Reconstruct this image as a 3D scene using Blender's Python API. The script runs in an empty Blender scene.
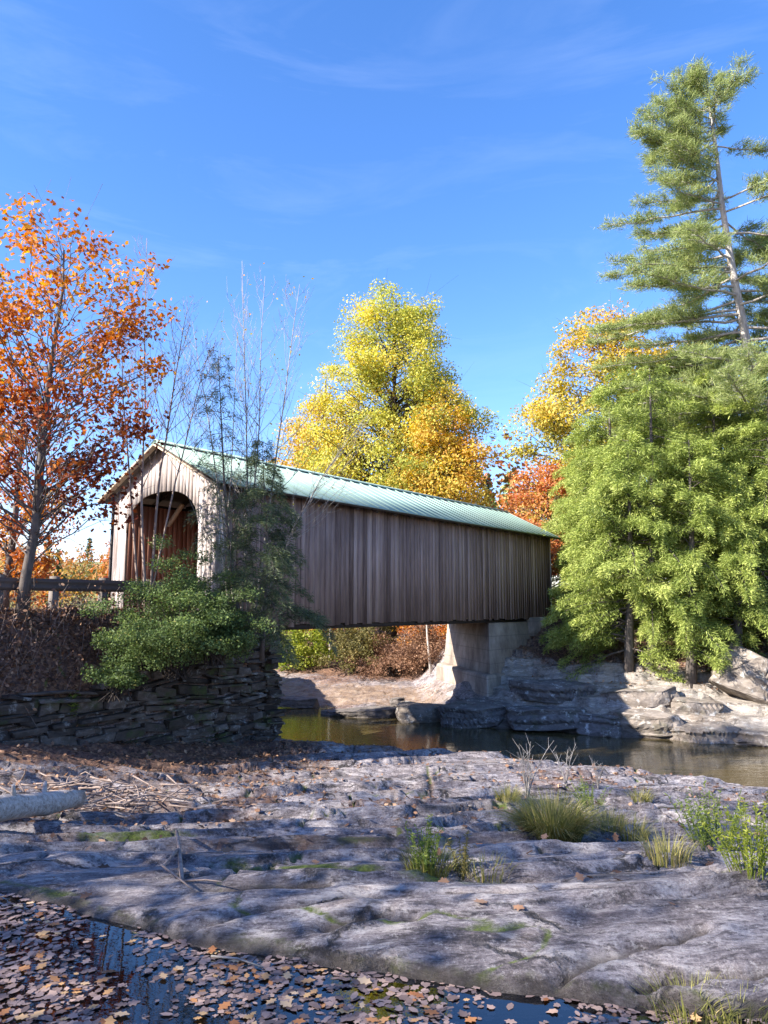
import bpy, bmesh, math, random
import numpy as np
from mathutils import Vector, Matrix, noise as mnoise
R = math.radians
random.seed(4)
rng = np.random.default_rng(11)
S = bpy.context.scene
COL = S.collection

# ------------------------------------------------------------------ camera
F_PX, PITCH, EYE = 740.0, R(7.16), 6.0
cam = bpy.data.cameras.new('camera'); camo = bpy.data.objects.new('camera', cam); COL.objects.link(camo)
camo.location = (0, 0, EYE); camo.rotation_euler = (R(90) + PITCH, 0, 0)
cam.sensor_fit = 'VERTICAL'; cam.sensor_height = 36.0; cam.lens = 36.0 * F_PX / 1024
cam.clip_start = 0.1; cam.clip_end = 4000
S.camera = camo

def ray(px, py):
    u = (px - 384) / F_PX; v = (512 - py) / F_PX
    return np.array([u, math.cos(PITCH) - v * math.sin(PITCH), math.sin(PITCH) + v * math.cos(PITCH)])
def at(px, py, Y):
    d = ray(px, py); return np.array([0, 0, EYE]) + d * (Y / d[1])

# ------------------------------------------------------------------ numpy noise
def _hash(i, j, k):
    n = (i * 374761393 + j * 668265263 + k * 1274126177) & 0xffffffff
    n = ((n ^ (n >> 13)) * 1274126177) & 0xffffffff
    return ((n ^ (n >> 16)) & 0xffff) / 65535.0
def vnoise(x, y, seed=0):
    x = np.asarray(x, float); y = np.asarray(y, float)
    xi = np.floor(x).astype(np.int64); yi = np.floor(y).astype(np.int64)
    fx = x - xi; fy = y - yi
    fx = fx * fx * fx * (fx * (fx * 6 - 15) + 10); fy = fy * fy * fy * (fy * (fy * 6 - 15) + 10)
    a = _hash(xi, yi, seed); b = _hash(xi + 1, yi, seed); c = _hash(xi, yi + 1, seed); d = _hash(xi + 1, yi + 1, seed)
    return (a * (1 - fx) + b * fx) * (1 - fy) + (c * (1 - fx) + d * fx) * fy
def fbm(x, y, oct=4, seed=0, gain=.5):
    s = 0; a = 1; t = 0
    for o in range(oct):
        s = s + a * (vnoise(x, y, seed + o * 7) - .5); t += a
        x = x * 2.03 + 5.1; y = y * 2.03 + 1.7; a *= gain
    return s / t * 2          # about -1..1
def sm(a, b, x):
    t = np.clip((np.asarray(x, float) - a) / (b - a), 0, 1); return t * t * (3 - 2 * t)

# ------------------------------------------------------------------ bridge frame of reference
BO = np.array([-4.93, 21.6]); AX = np.array([.616, .788]); LF = np.array([-.788, .616])
BROT = math.atan2(AX[1], AX[0]); BZ = 5.36; BLEN = 22.2; BW = 5.3
def tw(x, y):
    dx = np.asarray(x, float) - BO[0]; dy = np.asarray(y, float) - BO[1]
    return dx * AX[0] + dy * AX[1], dx * LF[0] + dy * LF[1]
def bw(t, w, z=0.):
    p = BO + AX * t + LF * w; return np.array([p[0], p[1], z])

# ------------------------------------------------------------------ terrain
ZW = .9; ZP = 3.8
def yb(x): return np.minimum(np.interp(x, [-6, -2.95, -2.2, -1.42, -1.1, -.5, .6, 1.5, 2.2, 6], [6.2, 6.0, 5.6, 5.2, 5.02, 4.86, 4.52, 4.3, 4.15, 3.5]), 6.2) + .05 * fbm(np.asarray(x) * 3, 0 * np.asarray(x), 3, 3)
def gnear(x): return np.interp(x, [-60, -40, -14, -6, -3.5, 4.1, 8.6, 14, 30, 60], [85, 68, 40, 27, 22.9, 19.2, 16.9, 14, 8, 0]) + .5 * fbm(np.asarray(x) * .5, 0 * np.asarray(x) + 3, 3, 9)
def gfar(x): return np.interp(x, [-60, -40, -14, -6.3, -2.6, .75, 2.5, 4.8, 7.8, 10.2, 14.2, 22, 40, 70], [100, 76, 48, 40, 36.8, 35.2, 34.0, 31.9, 30.5, 29.5, 28.2, 25, 18, 10]) + .7 * fbm(np.asarray(x) * .45, 0 * np.asarray(x) + 8, 4, 5)
def ztop(t): return np.interp(t, [-9, -4.5, -3, -1.5, 0, 2.3], [3.9, 4.05, 4.3, 4.9, 5.15, 5.25])
def H(x, y, detail=True, parts=False):
    x = np.asarray(x, float); y = np.asarray(y, float)
    t, w = tw(x, y)
    P = np.interp(y, [-30, 0, 4, 5.4, 6, 7, 8, 10, 13, 16.7, 23, 40], [5.2, 4.2, 4.02, 4.02, 3.95, 3.74, 3.5, 3.1, 2.66, 2.15, 2.0, 1.9])
    P = P + .2 * np.maximum(0, -x - 4) * sm(9, 14, y) - .035 * np.maximum(0, x - 4)
    d = y - yb(x)
    rockm = sm(-.1, .1, d) * (1 - sm(21, 24, y))
    if detail:
        wx = fbm(x * .4, y * .5, 3, 21)
        u = y * 1.05 - .27 * x + .8 * wx
        per = 1.25
        f = u / per - np.floor(u / per)
        ramp = np.where(f < .1, sm(0, .1, f), 1 - (f - .1) / .9)
        m = .35 + .65 * vnoise(x * .5 + 3, np.floor(u / per) * 3.7, 33)
        st = (ramp - .45) * .24 * m
        u2 = y * 1.2 - .3 * x + .6 * fbm(x * .8, y * 1.1, 3, 41)
        f2 = u2 / .42 - np.floor(u2 / .42)
        st = st + (np.where(f2 < .16, f2 / .16, 1 - (f2 - .16) / .84) - .5) * .06 * sm(.35, .7, vnoise(x * .7, y * .7, 55))
        crk = np.abs(fbm(x * .55 + 2, y * .9, 4, 77)); st = st - .10 * (1 - sm(0, .035, crk))
        st = st + .06 * fbm(x * .45, y * .7, 3, 61) + .012 * fbm(x * 1.4, y * 4.2, 4, 71)
        front = 1 - sm(.6, 1.7, d)                       # the smooth slab beside the puddle keeps little of the layering
        st = st * (1 - .62 * front * sm(-1.8, -1, x))
        st = st * sm(0, .8, d) * (.75 + .35 * sm(6, 12, y))
        P = P + st * rockm
    P = P + .0 * x
    P = P - .17 * np.exp(-((d - 1.5 - .12 * np.sin(x * 2)) / .13) ** 2) * sm(-1.7, -1.2, x) * (1 - sm(1.0, 1.6, x)) * sm(0, .5, d)
    z = np.where(d > 0, ZP - .04 + (P - ZP + .04) * (.35 * sm(0, .12, d) + .65 * np.clip(d / 1.1, 0, 1)), ZP - .04 - .10 * sm(0, .5, -d))
    z = z + (P + .1 - z) * (1 - sm(.5, 2.6, y))
    # embankment with the road on it
    tt = t - np.maximum(0, w - 5.5) * 1.0
    E = sm(-.36, -.12, w) * (1 - sm(1.7, 2.15, tt))
    ze = ztop(t) + (5.86 - ztop(t)) * sm(-.35, .9, w)
    ze = ze + (.12 * fbm(x * 1.1, y * 1.1, 4, 15) * (1 - sm(.7, 1.1, w)))
    ze = np.where(w > 6, ze - .25 * sm(6, 9, w) + .1 * fbm(x * .2, y * .2, 3, 8), ze)
    z = z + (ze - z) * E
    # river trough
    dn = (y - gnear(x)) * .9
    z = z + (ZW - 1.0 - z) * sm(0, 3.2, dn - .35 * np.maximum(0, -x - 5)) * (1 - E * sm(-.1, .3, 1.7 - tt))
    df = (y - gfar(x)) * .92
    r = sm(1.5, 6, x)
    zg = np.interp(df, [-2, 0, 2, 6, 12, 20, 60], [-1, 0, .15, .42, 1.15, 2.7, 6.0])
    zs = np.interp(df, [-1, 0, .35, 1.2, 2.4, 3.4, 5, 9, 14, 60], [-1, 0, .75, 1.35, 1.75, 2.6, 3.1, 4.6, 5.2, 7])
    zf = ZW + zg * (1 - r) + zs * r
    uu = z * 0 + df * 1.0 + .25 * x + .6 * fbm(x * .4, y * .4, 3, 97); fr = uu / .8 - np.floor(uu / .8); zf = zf + r * sm(.2, 1, df) * (.5 - fr) * .34 * vnoise(x * .4, np.floor(uu / .8) * 2.3, 99)
    zf = zf + (.28 * fbm(x * .35, y * .45, 4, 91) + .12 * fbm(x * 1.1, y * 1.6, 4, 93) - .06 * (1 - sm(0, .05, np.abs(fbm(x * .3, y * 1.2 + 7, 3, 95))))) * sm(0, 1, df) 
    q = zf / .42 + .9 * fbm(x * .22, y * .22, 3, 87); fq = q - np.floor(q); zq = zf + .42 * (sm(.5, .95, fq) - fq); zf = zf + (zq - zf) * r * .8 * sm(.2, 1, df) * (1 - sm(5, 8, df))
    far = sm(-1.2, .1, df)
    z = z * (1 - far) + zf * far
    # left meadow and hills
    mead = sm(30, 40, y) * (1 - sm(-16, -11, x + .0 * y)) * sm(1, 8, -dn + 6)
    hill = sm(115, 300, y) * (8 + 8 * vnoise(x * .006 + 2, y * .004, 5)) * (1 - .65 * sm(-60, 40, x))
    z = z + hill
    if parts:
        return z, d, E, dn, df, r, rockm, far, w, t
    return z
def h1(x, y): return float(H(np.array([x]), np.array([y]))[0])
def hit(px, py, y0=3.5, y1=80):
    d = ray(px, py); ys = np.concatenate([np.arange(y0, 30, .02), np.arange(30, y1, .1)])
    x = d[0] / d[1] * ys; z = EYE + d[2] / d[1] * ys
    k = np.argmax(z < H(x, ys)); return np.array([x[k], ys[k], H(x[k:k+1], ys[k:k+1])[0]])

# ------------------------------------------------------------------ object helpers
def tag(o, label=None, cat=None, group=None, kind=None):
    if label: o['label'] = label
    if cat: o['category'] = cat
    if group: o['group'] = group
    if kind: o['kind'] = kind
    return o
def empty(name, loc, label, cat, group=None, rz=0):
    o = bpy.data.objects.new(name, None); COL.objects.link(o); o.location = [float(c) for c in loc]; o.rotation_euler = (0, 0, rz)
    o.empty_display_size = .3
    return tag(o, label, cat, group)
def wm(o):
    m = Matrix.Translation(o.location) @ o.rotation_euler.to_matrix().to_4x4()
    return m
def link(name, me, mat, parent=None, smooth=False):
    o = bpy.data.objects.new(name, me); COL.objects.link(o)
    if mat is not None: me.materials.append(mat)
    if smooth: me.polygons.foreach_set('use_smooth', np.ones(len(me.polygons), bool))
    if parent is not None: o.parent = parent
    return o
def npmesh(name, V, counts, idx, face_attr=None):
    """V (n,3); counts: vertices per face; idx flat"""
    me = bpy.data.meshes.new(name)
    me.vertices.add(len(V)); me.vertices.foreach_set('co', np.ascontiguousarray(V, np.float32).ravel())
    me.loops.add(len(idx)); me.loops.foreach_set('vertex_index', np.ascontiguousarray(idx, np.int32))
    me.polygons.add(len(counts)); st = np.concatenate([[0], np.cumsum(counts)[:-1]])
    me.polygons.foreach_set('loop_start', st.astype(np.int32))
    me.update(calc_edges=True)
    if face_attr:
        for k, v in face_attr.items():
            a = me.attributes.new(k, 'FLOAT', 'FACE'); a.data.foreach_set('value', np.ascontiguousarray(v, np.float32))
    return me
class MB:
    """collects boxes, prisms and tubes; build() links them as one mesh"""
    def __init__(s): s.V = []; s.C = []; s.I = []; s.T = []; s.n = 0
    def add(s, V, faces, tint=.5):
        V = np.asarray(V, float)
        for f in faces:
            s.C.append(len(f)); s.I.extend([i + s.n for i in f]); s.T.append(tint)
        s.V.append(V); s.n += len(V)
    def hexa(s, p, tint=.5):                      # 8 corners: 0-3 bottom, 4-7 top
        s.add(p, [(3, 2, 1, 0), (4, 5, 6, 7), (0, 1, 5, 4), (1, 2, 6, 5), (2, 3, 7, 6), (3, 0, 4, 7)], tint)
    def box(s, a, b, tint=.5):
        x0, y0, z0 = a; x1, y1, z1 = b
        s.hexa([(x0,y0,z0),(x1,y0,z0),(x1,y1,z0),(x0,y1,z0),(x0,y0,z1),(x1,y0,z1),(x1,y1,z1),(x0,y1,z1)], tint)
    def beam(s, a, b, wd, ht, tint=.5, up=(0, 0, 1)):
        a = np.array(a, float); b = np.array(b, float); d = b - a; d /= np.linalg.norm(d)
        sd = np.cross(d, up); sd /= np.linalg.norm(sd); u = np.cross(sd, d)
        o = [-sd*wd/2-u*ht/2, sd*wd/2-u*ht/2, sd*wd/2+u*ht/2, -sd*wd/2+u*ht/2]
        s.hexa([a+o[0], a+o[1], b+o[1], b+o[0], a+o[3], a+o[2], b+o[2], b+o[3]], tint)
    def tube(s, pts, rad, sides=6, tint=.5, cap=True):
        pts = np.asarray(pts, float); n = len(pts); rad = np.broadcast_to(np.asarray(rad, float), (n,))
        T = np.gradient(pts, axis=0); T /= np.linalg.norm(T, axis=1)[:, None] + 1e-9
        ref = np.array([0, 0, 1.]) if abs(T[0][2]) < .8 else np.array([1., 0, 0])
        A = np.cross(T, ref); A /= np.linalg.norm(A, axis=1)[:, None] + 1e-9; B = np.cross(T, A)
        an = np.arange(sides) * 2 * math.pi / sides
        V = pts[:, None] + rad[:, None, None] * (A[:, None] * np.cos(an)[None, :, None] + B[:, None] * np.sin(an)[None, :, None])
        base = s.n
        s.V.append(V.reshape(-1, 3)); s.n += n * sides
        for i in range(n - 1):
            for j in range(sides):
                k = (j + 1) % sides
                s.I.extend([base+i*sides+j, base+i*sides+k, base+(i+1)*sides+k, base+(i+1)*sides+j]); s.C.append(4); s.T.append(tint)
        if cap:
            s.I.extend([base+(n-1)*sides+j for j in range(sides)]); s.C.append(sides); s.T.append(tint)
            s.I.extend([base+j for j in reversed(range(sides))]); s.C.append(sides); s.T.append(tint)
    def build(s, name, mat, parent=None, smooth=False, inv=None):
        V = np.concatenate(s.V)
        if inv is not None: V = V - np.array(inv)
        me = npmesh(name, V, np.array(s.C), np.array(s.I), {'tint': np.array(s.T)})
        return link(name, me, mat, parent, smooth)

SHAPES = {
    'rhomb': [(0, 0), (.5, .28), (1, 0), (.5, -.28)],
    'needle': [(0, .05), (1, .02), (1, -.02), (0, -.05)],
    'blade': [(0, .11), (.55, .16), (1, 0), (.55, -.16), (0, -.11)],
    'oval': [(0, 0), (.25, .24), (.65, .26), (1, 0), (.65, -.26), (.25, -.24)],
    'oak': [(0, 0), (.22, .12), (.32, .31), (.46, .19), (.64, .35), (.76, .17), (1, .05), (.98, -.07), (.74, -.15), (.62, -.36), (.45, -.18), (.28, -.3), (.2, -.1)],
    'maple': [(0, 0), (.05, .22), (.16, .46), (.36, .38), (.55, .5), (.66, .27), (.98, .04), (.9, -.06), (.64, -.24), (.58, -.44), (.38, -.36), (.12, -.4), (.06, -.2)],
}
def unit(v): return v / (np.linalg.norm(v, axis=-1, keepdims=True) + 1e-9)
def leafmesh(name, P, size, nrm, tint, shape='rhomb', axis=None, wide=1.0, curl=.0, rg=rng):
    n = len(P); S2 = np.array(SHAPES[shape]); k = len(S2)
    nrm = unit(nrm)
    if axis is None: axis = rg.normal(size=(n, 3))
    a = unit(axis - nrm * np.sum(axis * nrm, 1, keepdims=True)); b = np.cross(nrm, a)
    size = np.broadcast_to(np.asarray(size, float), (n,))
    V = P[:, None] + size[:, None, None] * (a[:, None] * (S2[None, :, 0:1]) + b[:, None] * S2[None, :, 1:2] * wide)
    if curl:
        c = rg.normal(size=(n, 1, 1)) * curl
        V = V + nrm[:, None] * size[:, None, None] * (c * (S2[None, :, 1:2] ** 2 * 3 - .2) + c * .6 * (S2[None, :, 0:1] - .5) ** 2)
    return npmesh(name, V.reshape(-1, 3), np.full(n, k), np.arange(n * k), {'tint': np.clip(tint, 0, 1)})

# ------------------------------------------------------------------ materials
def newmat(name):
    m = bpy.data.materials.new(name); m.use_nodes = True; nt = m.node_tree; nt.nodes.clear()
    out = nt.nodes.new('ShaderNodeOutputMaterial'); return m, nt, out
class NT:
    def __init__(s, nt): s.nt = nt
    def n(s, typ, **kw):
        nd = s.nt.nodes.new('ShaderNode' + typ)
        for k, v in kw.items():
            if k.startswith('i_'): 
                key = k[2:]; key = int(key) if key.isdigit() else key.replace('_', ' ')
                s.set(nd.inputs[key], v)
            else: setattr(nd, k, v)
        return nd
    def set(s, sock, v):
        if isinstance(v, bpy.types.NodeSocket): s.nt.links.new(v, sock)
        elif isinstance(v, bpy.types.Node): s.nt.links.new(v.outputs[0], sock)
        else:
            if hasattr(sock.default_value, '__len__') and len(sock.default_value) == 4 and len(v) == 3: v = (*v, 1)
            sock.default_value = v
    def ramp(s, fac, stops, interp='LINEAR'):
        r = s.n('ValToRGB'); s.set(r.inputs[0], fac); cr = r.color_ramp; cr.interpolation = interp
        while len(cr.elements) < len(stops): cr.elements.new(.5)
        for e, (p, c) in zip(cr.elements, stops):
            e.position = p; e.color = (*c, 1) if len(c) == 3 else c
        return r.outputs[0]
    def mix(s, fac, a, b, blend='MIX'):
        m = s.n('Mix', data_type='RGBA', blend_type=blend); s.set(m.inputs[0], fac); s.set(m.inputs[6], a); s.set(m.inputs[7], b); return m.outputs[2]
    def math(s, op, a, b=0., c=None):
        m = s.n('Math', operation=op); s.set(m.inputs[0], a); s.set(m.inputs[1], b)
        if c is not None: s.set(m.inputs[2], c)
        return m.outputs[0]
    def noise(s, vec, scale, detail=4, rough=.6, dist=0., out=0):
        nz = s.n('TexNoise'); s.set(nz.inputs['Vector'], vec); nz.inputs['Scale'].default_value = scale; nz.inputs['Detail'].default_value = detail
        nz.inputs['Roughness'].default_value = rough; nz.inputs['Distortion'].default_value = dist; return nz.outputs[out]
    def mapv(s, vec, rot=(0, 0, 0), scale=(1, 1, 1)):
        m = s.n('Mapping'); s.set(m.inputs[0], vec); m.inputs['Rotation'].default_value = rot; m.inputs['Scale'].default_value = scale; return m.outputs[0]
    def attr(s, name):
        a = s.n('Attribute'); a.attribute_name = name; return a
    def bump(s, h, strength=.5, dist=.02, normal=None):
        b = s.n('Bump'); b.inputs['Strength'].default_value = strength; b.inputs['Distance'].default_value = dist; s.set(b.inputs['Height'], h)
        if normal is not None: s.set(b.inputs['Normal'], normal)
        return b.outputs[0]
    def bsdf(s, col, rough=.8, normal=None, metal=0., spec=.3):
        p = s.n('BsdfPrincipled'); s.set(p.inputs['Base Color'], col); s.set(p.inputs['Roughness'], rough); s.set(p.inputs['Metallic'], metal)
        s.set(p.inputs['Specular IOR Level'], spec)
        if normal is not None: s.set(p.inputs['Normal'], normal)
        return p.outputs[0]

def leafmat(name, stops, trans=.35, rough=.55, spec=.25):
    m, nt, out = newmat(name); N = NT(nt)
    c = N.ramp(N.attr('tint').outputs['Fac'], stops)
    p = N.bsdf(c, rough, spec=spec)
    t = N.n('BsdfTranslucent'); hs = N.n('HueSaturation'); hs.inputs['Saturation'].default_value = 1.15; hs.inputs['Value'].default_value = 1.1; N.set(hs.inputs['Color'], c); N.set(t.inputs[0], hs.outputs[0])
    mx = N.n('MixShader'); mx.inputs[0].default_value = trans; N.set(mx.inputs[1], p); N.set(mx.inputs[2], t.outputs[0])
    nt.links.new(mx.outputs[0], out.inputs[0]); return m
def barkmat(name, a, b, scale=6., zs=.25, bump=.6, dist=.02):
    m, nt, out = newmat(name); N = NT(nt)
    co = N.n('NewGeometry').outputs['Position']
    v = N.mapv(co, scale=(1, 1, zs)); n = N.noise(v, scale, 5, .7)
    c = N.ramp(n, [(.3, a), (.7, b)])
    nt.links.new(N.bsdf(c, .9, N.bump(n, bump, dist)), out.inputs[0]); return m

def wood(name, dark, mid, light, streak=14., rough=.85, stain=.5, wash=None, zstretch=.06):
    """vertical weathered boards: tint per board, streaks along the board (local z)"""
    m, nt, out = newmat(name); N = NT(nt)
    co = N.n('TexCoord').outputs['Object']
    ti = N.attr('tint').outputs['Fac']
    off = N.n('CombineXYZ'); N.set(off.inputs[2], N.math('MULTIPLY', ti, 37.)); N.set(off.inputs[0], N.math('MULTIPLY', ti, 11.))
    v0 = N.n('VectorMath', operation='ADD'); N.set(v0.inputs[0], co); N.set(v0.inputs[1], off.outputs[0])
    s1 = N.noise(N.mapv(v0.outputs[0], scale=(1, 1, zstretch)), streak, 6, .7)
    s2 = N.noise(N.mapv(co, scale=(1, 1, .35)), .7, 4, .6)
    f = N.math('ADD', N.math('MULTIPLY', s1, .75), N.math('MULTIPLY', ti, .45))
    f = N.math('SUBTRACT', f, .12)
    c = N.ramp(f, [(.22, dark), (.48, mid), (.8, light)])
    c = N.mix(N.math('MULTIPLY', N.ramp(s2, [(.4, (0, 0, 0)), (.7, (1, 1, 1))]), stain), c, dark)
    if wash is not None:
        wn = N.noise(N.mapv(v0.outputs[0], scale=(1, 1, .12)), 9., 5, .75)
        c = N.mix(N.ramp(wn, [(wash[1], (0, 0, 0)), (wash[1] + .18, (1, 1, 1))]), c, wash[0])
    nt.links.new(N.bsdf(c, rough, N.bump(s1, .5, .01)), out.inputs[0]); return m

M = {}
M['siding'] = wood('weathered_boards', (.11, .070, .058), (.29, .202, .172), (.50, .38, .33), 13., stain=.5)
M['portal'] = wood('faded_white_boards', (.13, .10, .09), (.34, .295, .275), (.56, .52, .50), 12., stain=.35, wash=((.64, .61, .59), .52))
M['inner'] = wood('inner_boards', (.16, .07, .045), (.34, .16, .105), (.46, .25, .17), 10., stain=.3)
M['beam'] = wood('dark_timber', (.03, .022, .018), (.06, .045, .036), (.11, .08, .065), 12., stain=.4)
M['trim'] = wood('pale_trim', (.3, .22, .15), (.48, .38, .27), (.6, .5, .38), 10., stain=.2)
M['postwood'] = wood('grey_post', (.09, .075, .065), (.19, .165, .15), (.3, .27, .25), 12., stain=.3)

def roofmat():
    m, nt, out = newmat('painted_metal_roof'); N = NT(nt)
    co = N.n('TexCoord').outputs['Object']
    n = N.noise(N.mapv(co, scale=(1, .15, .15)), 2.2, 4, .6)
    n2 = N.noise(co, .6, 5, .65)
    c = N.ramp(N.math('ADD', N.math('MULTIPLY', n, .5), N.math('MULTIPLY', n2, .5)), [(.3, (.21, .32, .275)), (.7, (.31, .42, .37))])
    c = N.mix(N.ramp(N.noise(co, 5., 5, .7), [(.6, (0, 0, 0)), (.85, (.5, .5, .5))]), c, (.13, .16, .13))
    nt.links.new(N.bsdf(c, .6, spec=.3), out.inputs[0]); return m
M['roof'] = roofmat()

def concretemat():
    m, nt, out = newmat('old_concrete'); N = NT(nt)
    co = N.n('NewGeometry').outputs['Position']
    n = N.noise(co, .9, 6, .65); v = N.noise(N.mapv(co, scale=(1, 1, .4)), 1.1, 6, .75)
    c = N.ramp(n, [(.3, (.25, .205, .165)), (.7, (.46, .40, .335))])
    c = N.mix(N.math('MULTIPLY', N.ramp(v, [(.40, (0, 0, 0)), (.64, (1, 1, 1))]), .72), c, (.12, .095, .078))
    st = N.n('SeparateXYZ'); N.set(st.inputs[0], co)
    ln = N.math('ABSOLUTE', N.math('SUBTRACT', N.math('FRACT', N.math('MULTIPLY', st.outputs[2], 1.64)), .5))
    c = N.mix(N.math('MULTIPLY', N.ramp(ln, [(.0, (1, 1, 1)), (.04, (0, 0, 0))]), .6), c, (.12, .10, .088))
    nt.links.new(N.bsdf(c, .9, N.bump(N.noise(co, 7., 6, .75), .5, .03)), out.inputs[0]); return m
M['concrete'] = concretemat()

def stonemat(name, ramp, moss=.0, scale=2.5, lichen=.0):
    m, nt, out = newmat(name); N = NT(nt)
    co = N.n('NewGeometry').outputs['Position']
    ti = N.attr('tint').outputs['Fac']
    n = N.noise(N.mapv(co, scale=(1, 1, 2.2)), scale, 7, .7, .3)
    f = N.math('ADD', N.math('MULTIPLY', n, .8), N.math('MULTIPLY', N.math('SUBTRACT', ti, .4), .35))
    c = N.ramp(f, ramp)
    if lichen: c = N.mix(N.ramp(N.noise(co, 3.2, 6, .75), [(.56, (0, 0, 0)), (.66, (lichen,) * 3)]), c, (.52, .52, .50))
    if moss: c = N.mix(N.ramp(N.noise(co, 1.3, 5, .7), [(.55, (0, 0, 0)), (.68, (moss,) * 3)]), c, (.05, .07, .015))
    nt.links.new(N.bsdf(c, .9, N.bump(n, .8, .06)), out.inputs[0]); return m
M['drystone'] = stonemat('dry_stone', [(.25, (.026, .020, .017)), (.5, (.085, .068, .056)), (.8, (.22, .19, .17))], .8, 3., .4)
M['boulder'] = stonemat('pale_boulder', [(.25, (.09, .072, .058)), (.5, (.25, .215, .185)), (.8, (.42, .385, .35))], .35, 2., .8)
M['ledgeshaded'] = stonemat('shaded_grey_ledge', [(.25, (.06, .052, .05)), (.5, (.165, .15, .145)), (.8, (.34, .32, .31))], .35, 2.2, .9)  # darker copy for ledge blocks in the bridge shadow, shade put into the colour
M['wetrock'] = stonemat('river_rock', [(.25, (.06, .055, .05)), (.5, (.17, .15, .14)), (.8, (.33, .3, .28))], .2, 2.4)

def groundmat():
    m, nt, out = newmat('ledge_and_leaf_litter'); N = NT(nt)
    co = N.n('NewGeometry').outputs['Position']
    rot = N.mapv(co, rot=(0, 0, R(-17)), scale=(.36, 1.15, 1.9))
    warp = N.noise(co, .6, 3, .5, out=1)
    wv = N.n('VectorMath', operation='MULTIPLY_ADD'); N.set(wv.inputs[0], warp); wv.inputs[1].default_value = (.55, .55, .55); N.set(wv.inputs[2], rot)
    W = wv.outputs[0]
    band = N.noise(W, 2.4, 10, .74, .35)
    fine = N.noise(W, 11., 8, .78, .2)
    grit = N.noise(co, 42., 6, .85)
    big = N.noise(co, .6, 4, .6)
    f = N.math('ADD', N.math('MULTIPLY', N.math('SUBTRACT', band, .5), 1.9), N.math('MULTIPLY', N.math('SUBTRACT', fine, .5), 1.35))
    f = N.math('ADD', f, N.math('MULTIPLY', N.math('SUBTRACT', big, .5), .45))
    f = N.math('ADD', f, N.math('MULTIPLY', N.math('SUBTRACT', grit, .5), 1.25))
    f = N.math('ADD', f, .5)
    rock = N.ramp(f, [(.15, (.040, .034, .034)), (.34, (.133, .113, .118)), (.5, (.225, .198, .204)), (.66, (.335, .302, .306)), (.9, (.50, .467, .462))])
    spk = N.noise(N.mapv(W, scale=(1, 1, 1)), 22., 6, .8)
    rock = N.mix(N.ramp(spk, [(.40, (.75, .75, .75)), (.46, (0, 0, 0))]), rock, (.045, .038, .040))
    rock = N.mix(N.ramp(N.noise(co, 17., 6, .8), [(.56, (0, 0, 0)), (.62, (.6, .6, .6))]), rock, (.52, .49, .48))
    # pale lichen crust, in streaks along the layering
    lich = N.math('MULTIPLY', N.ramp(N.noise(W, 5.0, 9, .82, .5), [(.52, (0, 0, 0)), (.58, (1, 1, 1))]), N.ramp(N.noise(co, .9, 5, .6), [(.46, (.0, .0, .0)), (.58, (1, 1, 1))]))
    rock = N.mix(N.math('MULTIPLY', lich, .72), rock, (.56, .52, .50))
    warm = N.ramp(N.noise(co, .9, 5, .65), [(.58, (0, 0, 0)), (.70, (.5, .5, .5))])
    rock = N.mix(warm, rock, N.mix(fine, (.15, .105, .08), (.52, .42, .34)))
    vo = N.n('TexVoronoi', feature='DISTANCE_TO_EDGE'); vo.inputs['Scale'].default_value = 1.15
    wv2 = N.n('VectorMath', operation='MULTIPLY_ADD'); N.set(wv2.inputs[0], N.noise(co, 2.6, 6, .7, out=1)); wv2.inputs[1].default_value = (.42, .42, .42); N.set(wv2.inputs[2], W)
    N.set(vo.inputs['Vector'], wv2.outputs[0])
    crack = N.math('MULTIPLY', N.ramp(vo.outputs['Distance'], [(.0, (1, 1, 1)), (.012, (.8, .8, .8)), (.035, (0, 0, 0))]), N.ramp(N.noise(co, 1.3, 4, .65), [(.46, (0, 0, 0)), (.56, (1, 1, 1))]))
    stainf = N.ramp(N.noise(W, 1.4, 8, .75), [(.56, (0, 0, 0)), (.66, (.6, .6, .6))])
    rock = N.mix(stainf, rock, N.mix(grit, (.055, .044, .046), (.16, .125, .13)))
    rock = N.mix(N.math('MULTIPLY', crack, .92), rock, (.022, .019, .017))
    pale = N.ramp(N.math('ADD', N.math('MULTIPLY', band, .5), N.math('MULTIPLY', fine, .5)), [(.3, (.15, .125, .105)), (.5, (.34, .305, .27)), (.7, (.55, .51, .46))])
    pale = N.mix(N.math('MULTIPLY', N.ramp(N.noise(co, .8, 6, .7), [(.52, (0, 0, 0)), (.62, (1, 1, 1))]), .7), pale, (.16, .12, .085))
    pale = N.mix(N.math('MULTIPLY', N.ramp(N.noise(W, 6., 9, .85), [(.54, (0, 0, 0)), (.6, (1, 1, 1))]), .6), pale, (.66, .64, .60))
    pale = N.mix(N.ramp(N.noise(W, 2.2, 9, .8), [(.56, (0, 0, 0)), (.63, (.7, .7, .7))]), pale, (.10, .08, .065))
    seam = N.ramp(N.noise(N.mapv(W, scale=(.6, .6, 3.)), 2.6, 7, .7), [(.47, (0, 0, 0)), (.5, (1, 1, 1)), (.53, (0, 0, 0))])
    pale = N.mix(N.math('MULTIPLY', seam, .55), pale, (.07, .055, .045))
    pale = N.mix(N.math('MULTIPLY', crack, .35), pale, (.05, .04, .035))
    rock = N.mix(N.attr('pale').outputs['Fac'], rock, pale)
    # soil / leaf litter
    vor = N.n('TexVoronoi'); N.set(vor.inputs['Vector'], co); vor.inputs['Scale'].default_value = 16.
    sx = N.n('SeparateColor'); N.set(sx.inputs[0], vor.outputs['Color'])
    litter = N.ramp(sx.outputs[0], [(.0, (.06, .034, .026)), (.4, (.15, .08, .056)), (.75, (.25, .135, .085)), (1., (.38, .23, .14))])
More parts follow.
